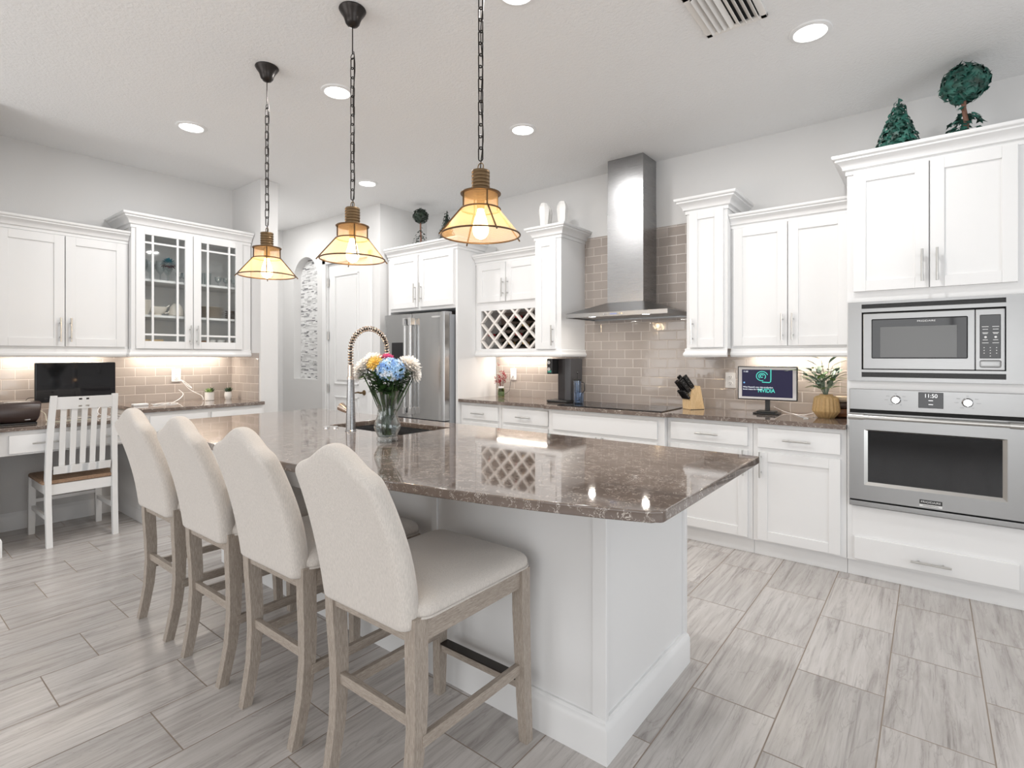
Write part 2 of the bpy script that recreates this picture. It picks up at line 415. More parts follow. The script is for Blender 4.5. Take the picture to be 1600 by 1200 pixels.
# baseboards
def profile_run(m, path, prof, capz=None):
    # path: list of (x, y, nx, ny) with outward offset vector per unit
    rings = [[(x+nx*o, y+ny*o, z) for o, z in prof] for x, y, nx, ny in path]
    m.loft(rings, True, True)
BB = [(0,0),(.015,0),(.015,.105),(.011,.118),(.006,.125),(.004,.135),(0,.135)]
def bboard(name, path):
    m = MB(); profile_run(m, path, BB); return struct(m.build(name, TRIMW))
bboard('baseboard_left', [(WX,-2.95,1,0),(WX,1.475,1,0)])
bboard('baseboard_desk_end', [(WX+.02,.655,0,1),(-4.83,.655,1,1),(-4.83,.50,1,-1),(WX+.02,.50,0,-1)])
bboard('baseboard_hall', [(HX,PY1,1,0),(HX,NY,1,-1),(dx0-.07,NY,0,-1)])
bboard('baseboard_pantry', [(dx1+.07,NY,0,-1),(RX,NY,1,-1),(RX,3.74,1,0)])
bboard('baseboard_partition', [(-4.93,PY0+.005,.6,-1),(PX,PY0,1,-.3),(PX,PY1,1,1),(-6.7,PY1,0,1)])
# door_1 with casing, two panels, lever and hinges
d = struct(MB().box(dx0+.04, dx1-.055, NY+.02, NY+.055, .008, dz-.02, .002).build('door_1', TRIMW))
m = MB(); L0, L1 = dx0+.04, dx1-.055
for z0, z1 in ((.24, .86), (1.0, 2.30)):
    a, b = L0+.12, L1-.17
    for q in ((a, a+.02, z0, z1), (b-.02, b, z0, z1), (a, b, z0, z0+.02), (a, b, z1-.02, z1)):
        m.box(q[0], q[1], NY+.008, NY+.021, q[2], q[3], .006)
    m.box(a+.05, b-.05, NY+.012, NY+.021, z0+.05, z1-.05, .008)
m.build('door_panel', TRIMW, d)
m = MB()
for q in ((dx0-.055, dx0+.018, 0, dz+.055), (dx1-.018, dx1+.055, 0, dz+.055), (dx0-.055, dx1+.055, dz-.018, dz+.055)):
    m.box(q[0], q[1], NY-.018, NY, q[2], q[3], .006)
m.box(dx0, dx0+.03, NY, NY+.11, 0, dz-.005); m.box(dx1-.05, dx1, NY, NY+.11, 0, dz-.005)
struct(m.build('door_casing', TRIMW, d))
for z in (.3, .947, 1.581, 2.224): MB().cyl((dx0+.037, NY+.008, z-.05), (dx0+.037, NY+.008, z+.05), .011).build('hinge', NICKEL, d)
m = MB(); kx = -5.03; m.lathe([(.03,0),(.03,.006),(.012,.012),(.010,.05)], (kx, NY+.02, .92), 20, axis=(0,-1,0))
m.tube([(kx, NY-.03, .92), (kx-.04, NY-.035, .925), (kx-.11, NY-.03, .915)], [.011,.010,.007]); m.build('lever_handle', BRASS, d)

# ------------------------------------------------------------------ cabinetry (local frame: x along the face, y into the wall, z up; faces at y = 0)
def bar_pull(parent, x, z, length, vert=True, y=-.02):
    m = MB(); h = length/2; f = length*.3
    if vert:
        m.cyl((x, y-.032, z-h), (x, y-.032, z+h), .006, n=10)
        for s in (-f, f): m.cyl((x, y-.032, z+s), (x, y, z+s), .0045, n=8)
    else:
        m.cyl((x-h, y-.032, z), (x+h, y-.032, z), .006, n=10)
        for s in (-f, f): m.cyl((x+s, y-.032, z), (x+s, y, z), .0045, n=8)
    return m.build('handle', NICKEL, parent)
def shaker(root, x0, x1, z0, z1, hx=None, hz=None, hl=.18, name='door', slab=False, vert=True):
    m = MB()
    if slab:
        m.box(x0, x1, -.02, 0, z0, z1, .004)
    else:
        w_ = .062
        m.box(x0, x0+w_, -.021, 0, z0, z1, .0015); m.box(x1-w_, x1, -.021, 0, z0, z1, .0015)
        m.box(x0+w_, x1-w_, -.021, 0, z0, z0+w_, .0015); m.box(x0+w_, x1-w_, -.021, 0, z1-w_, z1, .0015)
        m.box(x0+w_-.002, x1-w_+.002, -.012, -.004, z0+w_-.002, z1-w_+.002)
    d = m.build(name, WHITE, root)
    if hx is not None: bar_pull(d, hx, hz, hl, vert, -.02)
    return d
CR = [(0,-.012),(.008,-.012),(.008,.012),(.022,.018),(.024,.03),(.034,.048),(.052,.062),(.058,.066),(.058,.076),(.07,.082),(.074,.09),(.074,.1),(0,.1)]
RAIL = [(0,0),(.012,0),(.020,.012),(.020,.026),(.014,.034),(.010,.044),(.010,.060),(0,.064)]
def moulding(root, name, x0, x1, depth, z, prof, lret, rret, sc=1, hs=1, lcut=0, rcut=0):
    m = MB(); P = [(o*sc, z+h*hs) for o, h in prof]; rings = []
    if lret: rings.append([(x0-o, depth-lcut, h) for o, h in P])
    rings.append([(x0-(o if lret else 0), -o, h) for o, h in P])
    rings.append([(x1+(o if rret else 0), -o, h) for o, h in P])
    if rret: rings.append([(x1+o, depth-rcut, h) for o, h in P])
    m.loft(rings, True, True)
    return m.build(name, WHITE, root)
def carcass(root, x0, x1, depth, z0, z1, name='carcass', mat=None):
    return MB().box(x0, x1, 0, depth, z0, z1, .0015).build(name, mat or WHITE, root)
ROT = PI/2
GL = 'white wall cabinets'; GB = 'white base cabinets'
# --- tall oven cabinet: open frame so the appliances sit in it
T = thing('oven_cabinet', 'tall white cabinet holding the microwave and wall oven', 'cabinet', (0, 3.80, 0))
m = MB(); D = .54
m.box(-.40,-.372, 0, D, .10, 2.44, .0015); m.box(.40,.50, 0, D, .10, 2.44, .0015)
m.box(-.372,.40, 0, D, 1.65, 2.44); m.box(-.372,.40, 0, D, 1.134, 1.184); m.box(-.372,.40, 0, D, .10, .43)
m.box(-.372,.40, D-.02, D, .43, 1.65)
m.build('carcass', WHITE, T)
MB().box(-.40, .50, .035, .055, 0, .10).build('toe_kick', WHITE, T)
shaker(T, -.365, -.009, 1.716, 2.432, -.038, 1.84); shaker(T, -.003, .355, 1.716, 2.432, .028, 1.84)
shaker(T, -.362, .362, .115, .248, .0, .170, .18, 'drawer', True, False)
moulding(T, 'crown_moulding', -.40, .50, D, 2.437, CR, True, False, lcut=.0)
MB().box(-.40, .50, 0, D, 2.44, 2.53).build('top_board', WHITE, T)
# --- upper cabinets right of the hood
T = thing('wall_cabinet', 'white double-door wall cabinet above the small screen', 'cabinet', (0, 4.02, 0), group=GL)
carcass(T, -1.139, -.402, .33, 1.385, 2.27)
shaker(T, -1.12, -.768, 1.403, 2.248, -.797, 1.53); shaker(T, -.762, -.41, 1.403, 2.248, -.733, 1.53)
moulding(T, 'crown_moulding', -1.139, -.402, .33, 2.262, CR, False, False, .9, .85)
moulding(T, 'light_rail', -1.139, -.402, .33, 1.325, RAIL, False, False)
T = thing('wall_cabinet', 'narrow white wall cabinet on the oven side of the hood', 'cabinet', (0, 3.937, 0), group=GL)
carcass(T, -1.437, -1.141, .413, 1.385, 2.42)
shaker(T, -1.412, -1.166, 1.395, 2.40, -1.385, 1.515)
moulding(T, 'crown_moulding', -1.437, -1.141, .413, 2.400, CR, True, True, rcut=.0)
moulding(T, 'light_rail', -1.437, -1.141, .413, 1.325, RAIL, True, False)
MB().box(-1.437, -1.141, 0, .413, 2.42, 2.495).build('top_board', WHITE, T)
# --- tower left of hood
T = thing('wall_cabinet', 'narrow white wall cabinet on the fridge side of the hood', 'cabinet', (0, 3.937, 0), group=GL)
carcass(T, -2.836, -2.552, .413, 1.385, 2.40)
shaker(T, -2.812, -2.600, 1.395, 2.378, -2.628, 1.515)
moulding(T, 'crown_moulding', -2.836, -2.552, .413, 2.392, CR, True, True)
moulding(T, 'light_rail', -2.836, -2.552, .413, 1.325, RAIL, False, True)
MB().box(-2.836, -2.552, 0, .413, 2.40, 2.487).build('top_board', WHITE, T)
# --- wine rack cabinet
T = thing('wine_cabinet', 'white wall cabinet with lattice wine rack', 'cabinet', (0, 4.02, 0))
m = MB(); a, b = -3.634, -2.838; wx0, wx1, wz0, wz1 = -3.565, -2.885, 1.405, 1.785
m.box(a, wx0, 0, .33, 1.385, 2.27); m.box(wx1, b, 0, .33, 1.385, 2.27); m.box(wx0, wx1, 0, .33, 1.385, wz0); m.box(wx0, wx1, 0, .33, wz1, 2.27)
m.build('carcass', WHITE, T)
MB().box(wx0, wx1, .318, .33, wz0, wz1).build('back_panel', mat('rack_back', (.22,.17,.145), .6), T)
m = MB(); pz = .0855; px = .0855; cxs = wx0+.085; th = .0095
def clip_diag(sx, c, y0, y1):
    # strip around line x = c + sx*(z - wz0)
    for_z = [wz0 + (wz1-wz0)*k/60 for k in range(61)]
    pts = [(c + sx*(z-wz0), z) for z in for_z if wx0 <= c + sx*(z-wz0) <= wx1]
    if len(pts) < 2: return
    (xa, za), (xb, zb) = pts[0], pts[-1]; h = th*1.414
    m.loft([[(xa-h,y0,za),(xa+h,y0,za),(xa+h,y1,za),(xa-h,y1,za)], [(xb-h,y0,zb),(xb+h,y0,zb),(xb+h,y1,zb),(xb-h,y1,zb)]])
for k in range(-4, 9):
    
    for ya, yb in ((.0, .036),):
        clip_diag(1, cxs + k*.171, ya+.004, yb); clip_diag(-1, cxs + k*.171, ya, yb-.004)
m.build('lattice', mat('lattice_white', (.80,.76,.72), .5), T)
shaker(T, -3.60, -3.237, 1.868, 2.248, -3.262, 2.0); shaker(T, -3.229, -2.866, 1.868, 2.248, -3.204, 2.0)
moulding(T, 'crown_moulding', a, b, .33, 2.262, CR, False, False, .9, .85)
moulding(T, 'light_rail', a, b, .33, 1.325, RAIL, False, False)
WINE = (cxs, wz0)
# --- fridge surround
FY = 3.754
T = thing('fridge_cabinet', 'white double-door cabinet above the refrigerator with tall side panels', 'cabinet', (0, FY, 0))
m = MB(); m.box(-3.664, -3.638, 0, .59, 0, 2.41, .0015); m.box(-4.69, -4.655, 0, .59, 0, 2.41, .0015); m.box(-4.655, -3.664, 0, .59, 1.81, 2.41)
m.build('carcass', WHITE, T)
shaker(T, -4.638, -4.20, 1.842, 2.392, -4.228, 1.99, .2); shaker(T, -4.168, -3.681, 1.842, 2.392, -4.138, 1.99, .2)
moulding(T, 'crown_moulding', -4.69, -3.638, .59, 2.400, CR, False, True, 1, .95, rcut=.2)
MB().box(-4.69, -3.638, 0, .59, 2.41, 2.49).build('top_board', WHITE, T)
# --- base cabinets right run
def base_cab(x0, x1, label, kind, fy=3.80, z1=.884):
    T = thing('base_cabinet', label, 'cabinet', (0, fy, 0), group=GB)
    carcass(T, x0, x1, WY-fy-.002, .10, z1)
    MB().box(x0, x1, .035, .055, 0, .10).build('toe_kick', WHITE, T)
    g = .03
    if kind == 'door_l':   # handle on left
        shaker(T, x0+g, x1-g, .726, .855, (x0+x1)/2, .787, .16, 'drawer', True, False)
        shaker(T, x0+g, x1-g, .115, .698, x0+g+.022, .615, .17)
    elif kind == 'door_r':
        shaker(T, x0+g, x1-g, .726, .855, (x0+x1)/2, .787, .16, 'drawer', True, False)
        shaker(T, x0+g, x1-g, .115, .698, x1-g-.022, .615, .17)
    elif kind == 'drawers':
        shaker(T, x0+g, x1-g, .726, .855, (x0+x1)/2, .787, .16, 'drawer', True, False)
        for z in (.115, .415): shaker(T, x0+g, x1-g, z, z+.285, (x0+x1)/2, z+.2, .16, 'drawer', True, False)
    elif kind == 'cook':
        shaker(T, x0+.05, x1-.05, .715, .850, name='false_drawer_front', slab=True)
        mid = (x0+x1)/2
        shaker(T, x0+.05, mid-.003, .115, .69, mid-.03, .6); shaker(T, mid+.003, x1-.05, .115, .69, mid+.03, .6)
    return T
base_cab(-.935, -.402, 'white base cabinet with drawer and door, touching the oven cabinet', 'door_l')
base_cab(-1.53, -.937, 'white base cabinet with drawer and door, second from the oven', 'door_r')
base_cab(-2.555, -1.532, 'wide white base cabinet that projects beneath the cooktop', 'cook', 3.75)
base_cab(-3.118, -2.557, 'white drawer base cabinet beside the cooktop on the fridge side', 'drawers')
base_cab(-3.637, -3.12, 'white drawer base cabinet touching the fridge side panel', 'drawers')
def top_slab(m, poly, z0, z1, b=.004):
    vs0 = [m.bm.verts.new((x, y, z0)) for x, y in poly]; vs1 = [m.bm.verts.new((x, y, z1)) for x, y in poly]
    f0 = m.bm.faces.new(vs0[::-1]); f1 = m.bm.faces.new(vs1); N_ = len(poly)
    for i in range(N_): m.bm.faces.new((vs0[i], vs0[(i+1)%N_], vs1[(i+1)%N_], vs1[i]))
    if b:
        m.bev = True
        es = list(f1.edges)+list(f0.edges); bmesh.ops.bevel(m.bm, geom=es, offset=b, segments=3, profile=.5, affect='EDGES')
    return m
m = MB(); top_slab(m, [(-3.655,3.762),(-2.605,3.762),(-2.585,3.712),(-1.515,3.712),(-1.49,3.762),(-.402,3.762),(-.402,WY-.009),(-3.637,WY-.009)], .884, .914)
tag(m.build('countertop', QUARTZ), 'long dark brown quartz countertop running under the range hood wall', 'countertop')

# --- left wall run, rotated frame: local x -> world Y, local y -> world -X
def lthing(name, label, cat, face, group=None): return thing(name, label, cat, (face, 0, 0), ROT, group)
T = lthing('wall_cabinet', 'white double-door wall cabinet above the desk monitor', 'cabinet', -5.19, GL)
carcass(T, .658, 1.478, .328, 1.385, 2.27)
shaker(T, .688, 1.066, 1.405, 2.245, 1.038, 1.53); shaker(T, 1.072, 1.455, 1.405, 2.245, 1.10, 1.53)
moulding(T, 'crown_moulding', .658, 1.478, .328, 2.262, CR, False, False, .9, .86)
moulding(T, 'light_rail', .658, 1.478, .328, 1.325, RAIL, False, False)
# glass hutch
T = lthing('glass_cabinet', 'white cabinet with two glass doors holding glassware', 'cabinet', -5.12)
m = MB(); d_ = .398; a, b = 1.480, 2.447
for q in ((a,a+.02,.018,d_,1.385,2.41),(b-.02,b,.018,d_,1.385,2.41),(a+.02,b-.02,.018,d_-.008,1.385,1.41),(a+.02,b-.02,.018,d_-.008,2.385,2.41),(a+.02,b-.02,d_-.008,d_,1.385,2.41)): m.box(*q)
for q in ((a,1.52,1.385,2.41),(2.35,b,1.385,2.41),(1.52,2.35,1.385,1.425),(1.52,2.35,2.36,2.41)): m.box(q[0],q[1],0,.018,q[2],q[3])
m.build('carcass', WHITE, T)
for z in (1.680, 1.980): MB().box(a+.02, b-.02, .03, d_-.01, z-.02, z, .002).build('shelf', WHITE, T)
for x0, x1, hx in ((1.508, 1.933, 1.908), (1.939, 2.362, 1.964)):
    m = MB(); w_ = .062; z0, z1 = 1.395, 2.39
    m.box(x0,x0+w_,-.022,0,z0,z1,.0015); m.box(x1-w_,x1,-.022,0,z0,z1,.0015); m.box(x0+w_,x1-w_,-.022,0,z0,z0+w_,.0015); m.box(x0+w_,x1-w_,-.022,0,z1-.05,z1,.0015)
    i0, i1, j0, j1 = x0+w_, x1-w_, z0+w_, z1-.05
    for f in (.19, .81): q = i0+(i1-i0)*f; m.box(q-.008,q+.008,-.0195,-.0025,j0,j1,.001)
    for q in (j0+.055, j1-.065): m.box(i0,i1,-.018,-.004,q-.008,q+.008,.001)
    dr = m.build('door', WHITE, T)
    MB().box(i0-.003,i1+.003,-.011,-.009,j0-.003,j1+.003).build('glass_pane', PANE, dr)
    bar_pull(dr, hx, 1.515, .17)
moulding(T, 'crown_moulding', a, b, d_, 2.398, CR, True, False)
moulding(T, 'light_rail', a, b, d_, 1.325, RAIL, True, False)
MB().box(a, b, 0, d_, 2.41, 2.49).build('top_board', WHITE, T)
# hutch base cabinet + worktop
T = lthing('base_cabinet', 'white base cabinet under the glass-door cabinet by the desk', 'cabinet', -4.875, GB)
carcass(T, 1.495, PY0-.002, .643, .10, .884); MB().box(1.51, PY0-.002, .05, .07, 0, .10).build('toe_kick', WHITE, T)
MB().box(1.495, 1.51, 0, .643, 0, .10).build('side_panel', WHITE, T)
shaker(T, 1.53, 1.96, .726, .855, 1.745, .787, .16, 'drawer', True, False); shaker(T, 1.99, 2.43, .726, .855, 2.21, .787, .16, 'drawer', True, False)
shaker(T, 1.53, 1.96, .115, .698, 1.935, .6); shaker(T, 1.99, 2.43, .115, .698, 2.015, .6)
m = MB(); top_slab(m, [(WX+.009,1.478),(-4.845,1.478),(-4.845,PY0-.009),(WX+.009,PY0-.009)], .884, .914)
tag(m.build('countertop', QUARTZ), 'short raised brown quartz countertop carrying two succulents', 'countertop')
# desk
T = lthing('desk', 'built-in white desk with two drawers', 'desk', -4.895)
MB().box(.672, 1.493, 0, .02, .654, .818).build('apron', WHITE, T)
MB().box(.672, 1.493, .02, .615, .80, .818).build('top_support', WHITE, T)
MB().box(.658, .672, 0, .6, .654, .818).build('side_panel', WHITE, T)
shaker(T, .712, 1.112, .667, .792, .912, .73, .17, 'drawer', True, False); shaker(T, 1.125, 1.48, .667, .792, 1.30, .73, .17, 'drawer', True, False)
m = MB(); top_slab(m, [(WX+.009,.657),(-4.865,.657),(-4.865,1.477),(WX+.009,1.477)], .820, .847)
tag(m.build('desktop', QUARTZ), 'brown quartz desktop under the black monitor', 'countertop')

# ------------------------------------------------------------------ island
def islandtop():
    m = MB(); z0, z1 = .884, .916
    yf = lambda x: 1.343 - .275*max(0, 1-((x+2.18)/1.625)**2)**.9
    outer = [( -.555-.0, 2.35)]
    r = .025
    xs_ = [-.58 - (3.805-.58)*k/30 for k in range(31)]
    front = [(x, yf(x)) for x in xs_]
    poly = [(-.555, 1.343+r)] + [(-.555-r*(1-math.sin(a)), 1.343+r*(1-math.cos(a))) for a in (1.2,.8,.4)] 
    poly = [(-.555, 2.35), (-.555, 1.368), (-.5565, 1.357), (-.562,1.349), (-.571,1.3435)] + front + [(-3.822,1.351),(-3.83,1.37),(-3.83,2.36)]
    hole = [(-2.84,1.825),(-2.18,1.825),(-2.18,2.20),(-2.84,2.20)]
    # split slab in strips around the sink cut-out
    bm = m.bm
    def ring(z): return [bm.verts.new((x,y,z)) for x,y in poly], [bm.verts.new((x,y,z)) for x,y in hole]
    o0,h0 = ring(z0); o1,h1 = ring(z1); n_ = len(poly)
    for i in range(n_): bm.faces.new((o0[i],o0[(i+1)%n_],o1[(i+1)%n_],o1[i]))
    for i in range(4): bm.faces.new((h0[(i+1)%4],h0[i],h1[i],h1[(i+1)%4]))
    for O,Hh in ((o0,h0),(o1,h1)):
        es = [bm.edges.get((O[i],O[(i+1)%n_])) for i in range(n_)] + [bm.edges.get((Hh[i],Hh[(i+1)%4])) for i in range(4)]
        bmesh.ops.triangle_fill(bm, use_beauty=True, use_dissolve=True, edges=es)
    bm.edges.ensure_lookup_table()
    es = [e for e in bm.edges if e.is_valid and len(e.link_faces)==2 and abs(e.verts[0].co.z-e.verts[1].co.z)<1e-6 and any(abs(f.normal.z)<.5 for f in e.link_faces)]
    bmesh.ops.recalc_face_normals(bm, faces=bm.faces)
    es = [e for e in bm.edges if abs(e.verts[0].co.z-e.verts[1].co.z)<1e-6 and len(e.link_faces)==2 and min(abs(f.normal.z) for f in e.link_faces)<.5]
    bmesh.ops.bevel(bm, geom=es, offset=.005, segments=3, profile=.5, affect='EDGES')
    m.bev = True
    return m.build('island_countertop', QUARTZ)
tag(islandtop(), 'large brown quartz island top with bowed front edge, holding the sink', 'countertop')
IX0, IX1, IY0, IY1 = -3.58, -.845, 1.56, 2.29
T = thing('kitchen_island', 'white panelled kitchen island base under the bowed countertop', 'island', (-2.2, 1.9, 0))
def iw(m, name, mt=WHITE): return m.build(name, mt, T, None) 
def shift(o): o.location = (2.2, -1.9, 0); return o
m = MB(); 
m.box(IX0, IX1, IY0, IY0+.02, .02, .884); m.box(IX0, IX1, IY1-.02, IY1, .02, .884); m.box(IX0, IX0+.02, IY0, IY1, .02, .884); m.box(IX1-.02, IX1, IY0, IY1, .02, .884)
m.box(IX0+.02, IX1-.02, IY0+.02, IY1-.02, .02, .10)
shift(iw(m, 'body'))
m = MB(); xx = IX1
for x in (-3.56, -2.905, -2.272, -1.64): m = MB(); m.box(x-.016, x+.016, IY0-.010, IY0, .13, .883, .002); shift(iw(m, 'panel_strip'))
m = MB(); m.box(IX1-.04, IX1+.004, IY0-.006, IY0, .13, .883, .002)
shift(iw(m, 'panel_strip'))
m = MB(); m.box(IX1, IX1+.012, IY0-.006, IY0+.012, .13, .883, .002); shift(iw(m, 'end_strip')); m = MB(); m.box(IX1, IX1+.012, IY1-.03, IY1, .13, .883, .002); shift(iw(m, 'end_strip'))
IB = [(0,0),(.018,0),(.018,.105),(.014,.118),(.008,.124),(.006,.135),(0,.135)]
m = MB(); profile_run(m, [(IX0,IY1,-1,0),(IX0,IY0,-1,-1),(IX1,IY0,1,-1),(IX1,IY1,1,0)], [(o*1.35, z) for o, z in IB]); shift(iw(m, 'baseboard'))
for k in range(4):
    x0 = IX0+.03+k*.675; m = MB(); m.box(x0, x0+.645, IY1, IY1+.02, .13, .86, .003); shift(iw(m, 'door'))
# sink
m = MB(); a,b,c_,d_ = -2.865,-2.155,1.80,2.225; zt, zb = .884, .70
m.box(a,b,c_,c_+.02,zb,zt); m.box(a,b,d_-.02,d_,zb,zt); m.box(a,a+.02,c_,d_,zb,zt); m.box(b-.02,b,c_,d_,zb,zt); m.box(a,b,c_,d_,zb-.01,zb)
tag(m.build('sink', STEEL), 'stainless undermount sink set in the island', 'sink')
# ------------------------------------------------------------------ appliances
def text(name, body, size, mtl, parent, loc, rot=(PI/2,0,0), ext=.0006, align='CENTER', sx=1, bold=0):
    c = bpy.data.curves.new(name, 'FONT'); c.body = body; c.size = size; c.extrude = ext; c.align_x = align; c.align_y = 'CENTER'
    c.offset = bold
    c.materials.append(mtl); o = bpy.data.objects.new(name, c); S.collection.objects.link(o)
    me = bpy.data.meshes.new_from_object(o); me.transform(Matrix.Diagonal((sx,1,1,1))); bpy.data.objects.remove(o); bpy.data.curves.remove(c)
    o = bpy.data.objects.new(name, me); S.collection.objects.link(o); me.name = name
    o.location = loc; o.rotation_euler = rot; o.parent = parent; return o
SILV = mat('silver_print', (.75,.75,.75), .4); DKPR = mat('dark_print', (.1,.1,.1), .5); WGLOW = emit('display_white', (1,1,1), 1.2)
SCRATCH = mat('oven_window_glass', (.010,.010,.011), .06, 0, .45)
MWW = mat('microwave_window', (.10,.10,.10), .22, 0, .6)
# wall oven (local frame with the face at y=0 of world 3.78)
T = thing('wall_oven', 'stainless built-in wall oven with clock display', 'oven', (0, 3.80, 0))
MB().box(-.368, .39, .0, .50, .445, 1.128).build('oven_box', GREYPL, T)
p = MB().box(-.385, .395, -.022, .0, 1.012, 1.134, .003).build('control_panel', STEELH, T)
MB().box(-.385, .395, -.014, .0, .992, 1.012).build('vent_gap', DARKGAP, T)
d = MB(); 
x0,x1,z0,z1 = -.385,.395,.477,.992; a,b,c_,e = -.311,.314,.567,.895
for q in ((x0,a,z0,z1),(b,x1,z0,z1),(a,b,z0,c_),(a,b,e,z1)): d.box(q[0],q[1],-.030,0,q[2],q[3])
bmesh.ops.remove_doubles(d.bm, verts=d.bm.verts, dist=1e-5)
d = d.build('door', STEELH, T)
m = MB(); f = .018
for q in (((a,c_),(a,e),(a+f,e-.008),(a+f,c_+f)),((b,e),(b,c_),(b-f,c_+f),(b-f,e-.008)),((b,c_),(a,c_),(a+f,c_+f),(b-f,c_+f)),((a,e),(b,e),(b-f,e-.008),(a+f,e-.008))):
    m.loft([[(q[0][0],-.034,q[0][1]),(q[1][0],-.034,q[1][1]),(q[2][0],-.022,q[2][1]),(q[3][0],-.022,q[3][1])],[(q[0][0],-.005,q[0][1]),(q[1][0],-.005,q[1][1]),(q[2][0],-.005,q[2][1]),(q[3][0],-.005,q[3][1])]])
m.build('window_bezel', NICKEL, d)
MB().box(a+f-.001, b-f+.001, -.020, -.012, c_+f-.001, e-.007).build('window', SCRATCH, d)
m = MB(); hz = .972
m.cyl((-.385,-.075,hz),(.395,-.075,hz),.0125,n=20); m.cyl((-.386,-.075,hz),(-.31,-.075,hz),.0165,n=20); m.cyl((.32,-.075,hz),(.396,-.075,hz),.0165,n=20)
for x in (-.345,.355): m.box(x-.012,x+.012,-.075,-.028,hz-.010,hz+.010,.003)
m.build('handle', NICKEL, d)
MB().box(-.05,.05,-.034,-.029,.500,.524,.002).build('badge_plate', BLACK, d); MB().box(-.05,.05,-.0335,-.029,.486,.500,.001).build('badge_strip', SILV, d)
text('badge_lettering', 'FRIGIDAIRE', .0155, SILV, d, (0,-.0345,.5125), sx=1.12)
text('badge_lettering', 'PROFESSIONAL', .008, DKPR, d, (0,-.034,.493), sx=1.3)
MB().box(-.385, .395, -.006, 0, .466, .477).build('vent_gap', DARKGAP, T); MB().box(-.385,.395,-.024,0,.437,.466,.002).build('bottom_trim', STEELH, T)
for x in (-.158, .156):
    k = MB().lathe([(.024,0),(.025,.004),(.022,.008),(.021,.026),(.018,.030)], (x,-.022,1.078), 28, axis=(0,-1,0)); k.box(x-.0035,x+.0035,-.058,-.050,1.058,1.098,.001)
    k = k.build('knob', CHROME, T)
    for ang, s in ((90,'OFF'),(35,'BAKE'),(145,'BROIL'),(-5,'ROAST'),(185,'WARM'),(-60,'AIR'),(-120,'CLEAN')):
        text('knob_lettering', s, .0058, DKPR, T, (x+.046*math.cos(math.radians(ang)),-.0225,1.078+.034*math.sin(math.radians(ang))), ext=.0002)
MB().box(-.055,.055,-.026,-.021,1.038,1.126,.002).build('display', BLACKGL, T)
text('clock_digits', '11:50', .030, WGLOW, T, (0,-.0265,1.106), ext=.0002, sx=.9)
MB().box(-.01,.01,-.0268,-.026,1.079,1.0825).build('display_mark', WGLOW, T); MB().box(-.01,.01,-.0268,-.026,1.057,1.0605).build('display_mark', WGLOW, T)
# microwave with trim kit
T = thing('microwave', 'stainless built-in microwave with black window above the oven', 'microwave', (0, 3.80, 0))
m = MB(); x0,x1,z0,z1 = -.392,.395,1.184,1.652; a,b,c_,e = -.324,.310,1.250,1.590
for q in ((x0,a,z0,z1),(b,x1,z0,z1),(a,b,z0,1.206),(a,b,1.235,c_),(a,b,e,1.611),(a,b,1.637,z1)): m.box(q[0],q[1],-.020,0,q[2],q[3])
bmesh.ops.remove_doubles(m.bm, verts=m.bm.verts, dist=1e-5)
m.build('trim_frame', STEELH, T)
for z in (1.2060, 1.611):
    m = MB(); m.box(a,b,-.006,0,z,z+.029 if z < 1.3 else z+.026)
    for k in range(3): m.box(a,b,-.017,-.004,z+.004+k*.0085,z+.007+k*.0085)
    m.build('vent_grille', BLACK, T)
MB().box(a,b,-.008,.40,c_,e).build('body', DARKGAP, T)
mx = .186
d = MB().box(a+.008, mx, -.032, -.008, c_+.004, e-.010, .004).build('door', STEELH, T)
MB().box(-.274,.157,-.0345,-.031,1.316,1.546,.006).build('door_glass', BLACKGL, d)
MB().box(-.232,.112,-.0352,-.0338,1.322,1.500,.001).build('window', MWW, d)
text('brand_lettering', 'FRIGIDAIRE', .0135, SILV, d, (-.02,-.0352,1.527), sx=1.2)
cp = MB().box(mx+.002, b-.006, -.032, -.008, c_+.004, e-.010, .004).build('control_panel', STEELH, T)
MB().box(.205,.288,-.0345,-.031,1.317,1.549,.003).build('keypad', BLACKGL, cp)
m = MB()
for r_ in range(2):
    for z, w_ in ((1.484,.027),(1.470,.022),(1.452,.024),(1.447,.018),(1.414,.020),(1.398,.026)): m.box(.227-w_/2+r_*.041,.227+w_/2+r_*.041,-.0352,-.034,z,z+.0028)
for i in range(3):
    for j in range(3): m.box(.2225+.0245*i-.002,.2225+.0245*i+.002,-.0352,-.034,1.372-.0145*j,1.376-.0145*j)
m.box(.245,.249,-.0352,-.034,1.328,1.332)
m.cyl((.228,-.0353,1.430),(.228,-.034,1.430),.0055,n=16); m.cyl((.268,-.0353,1.430),(.268,-.034,1.430),.0055,n=16)
m.build('key_markings', SILV, cp)
MB().box(.205,.290,-.0355,-.031,1.268,1.308,.008).build('door_button', STEELH, cp)
# refrigerator
T = thing('refrigerator', 'stainless french-door refrigerator with ice dispenser', 'refrigerator', (-4.13, 3.62, 0))
def fb(*a, bev=0): return MB().box(a[0]+4.13, a[1]+4.13, a[2]-3.62, a[3]-3.62, a[4], a[5], bev)
fb(-4.575,-3.69, 3.70, 4.32, .02, 1.745, bev=.003).build('body', GREYPL, T)
sp = -4.165
def fdoor(x0, x1, z0, z1, name):
    m = MB(); n_ = 12; rows = []
    for z in (z0, z1):
        r_ = [(x1+4.13, .075, z), (x0+4.13, .075, z)]
        for k in range(n_+1):
            t = k/n_; x = x0+(x1-x0)*t; e = min(t, 1-t)*(x1-x0)
            bow = .012*(1-math.sqrt(max(0, 1-(1-min(1, e/.03))**2))) 
            r_.append((x+4.13, bow, z))
        rows.append(r_)
    m.loft(rows); bmesh.ops.recalc_face_normals(m.bm, faces=m.bm.faces)
    return m.build(name, STEELF, T)
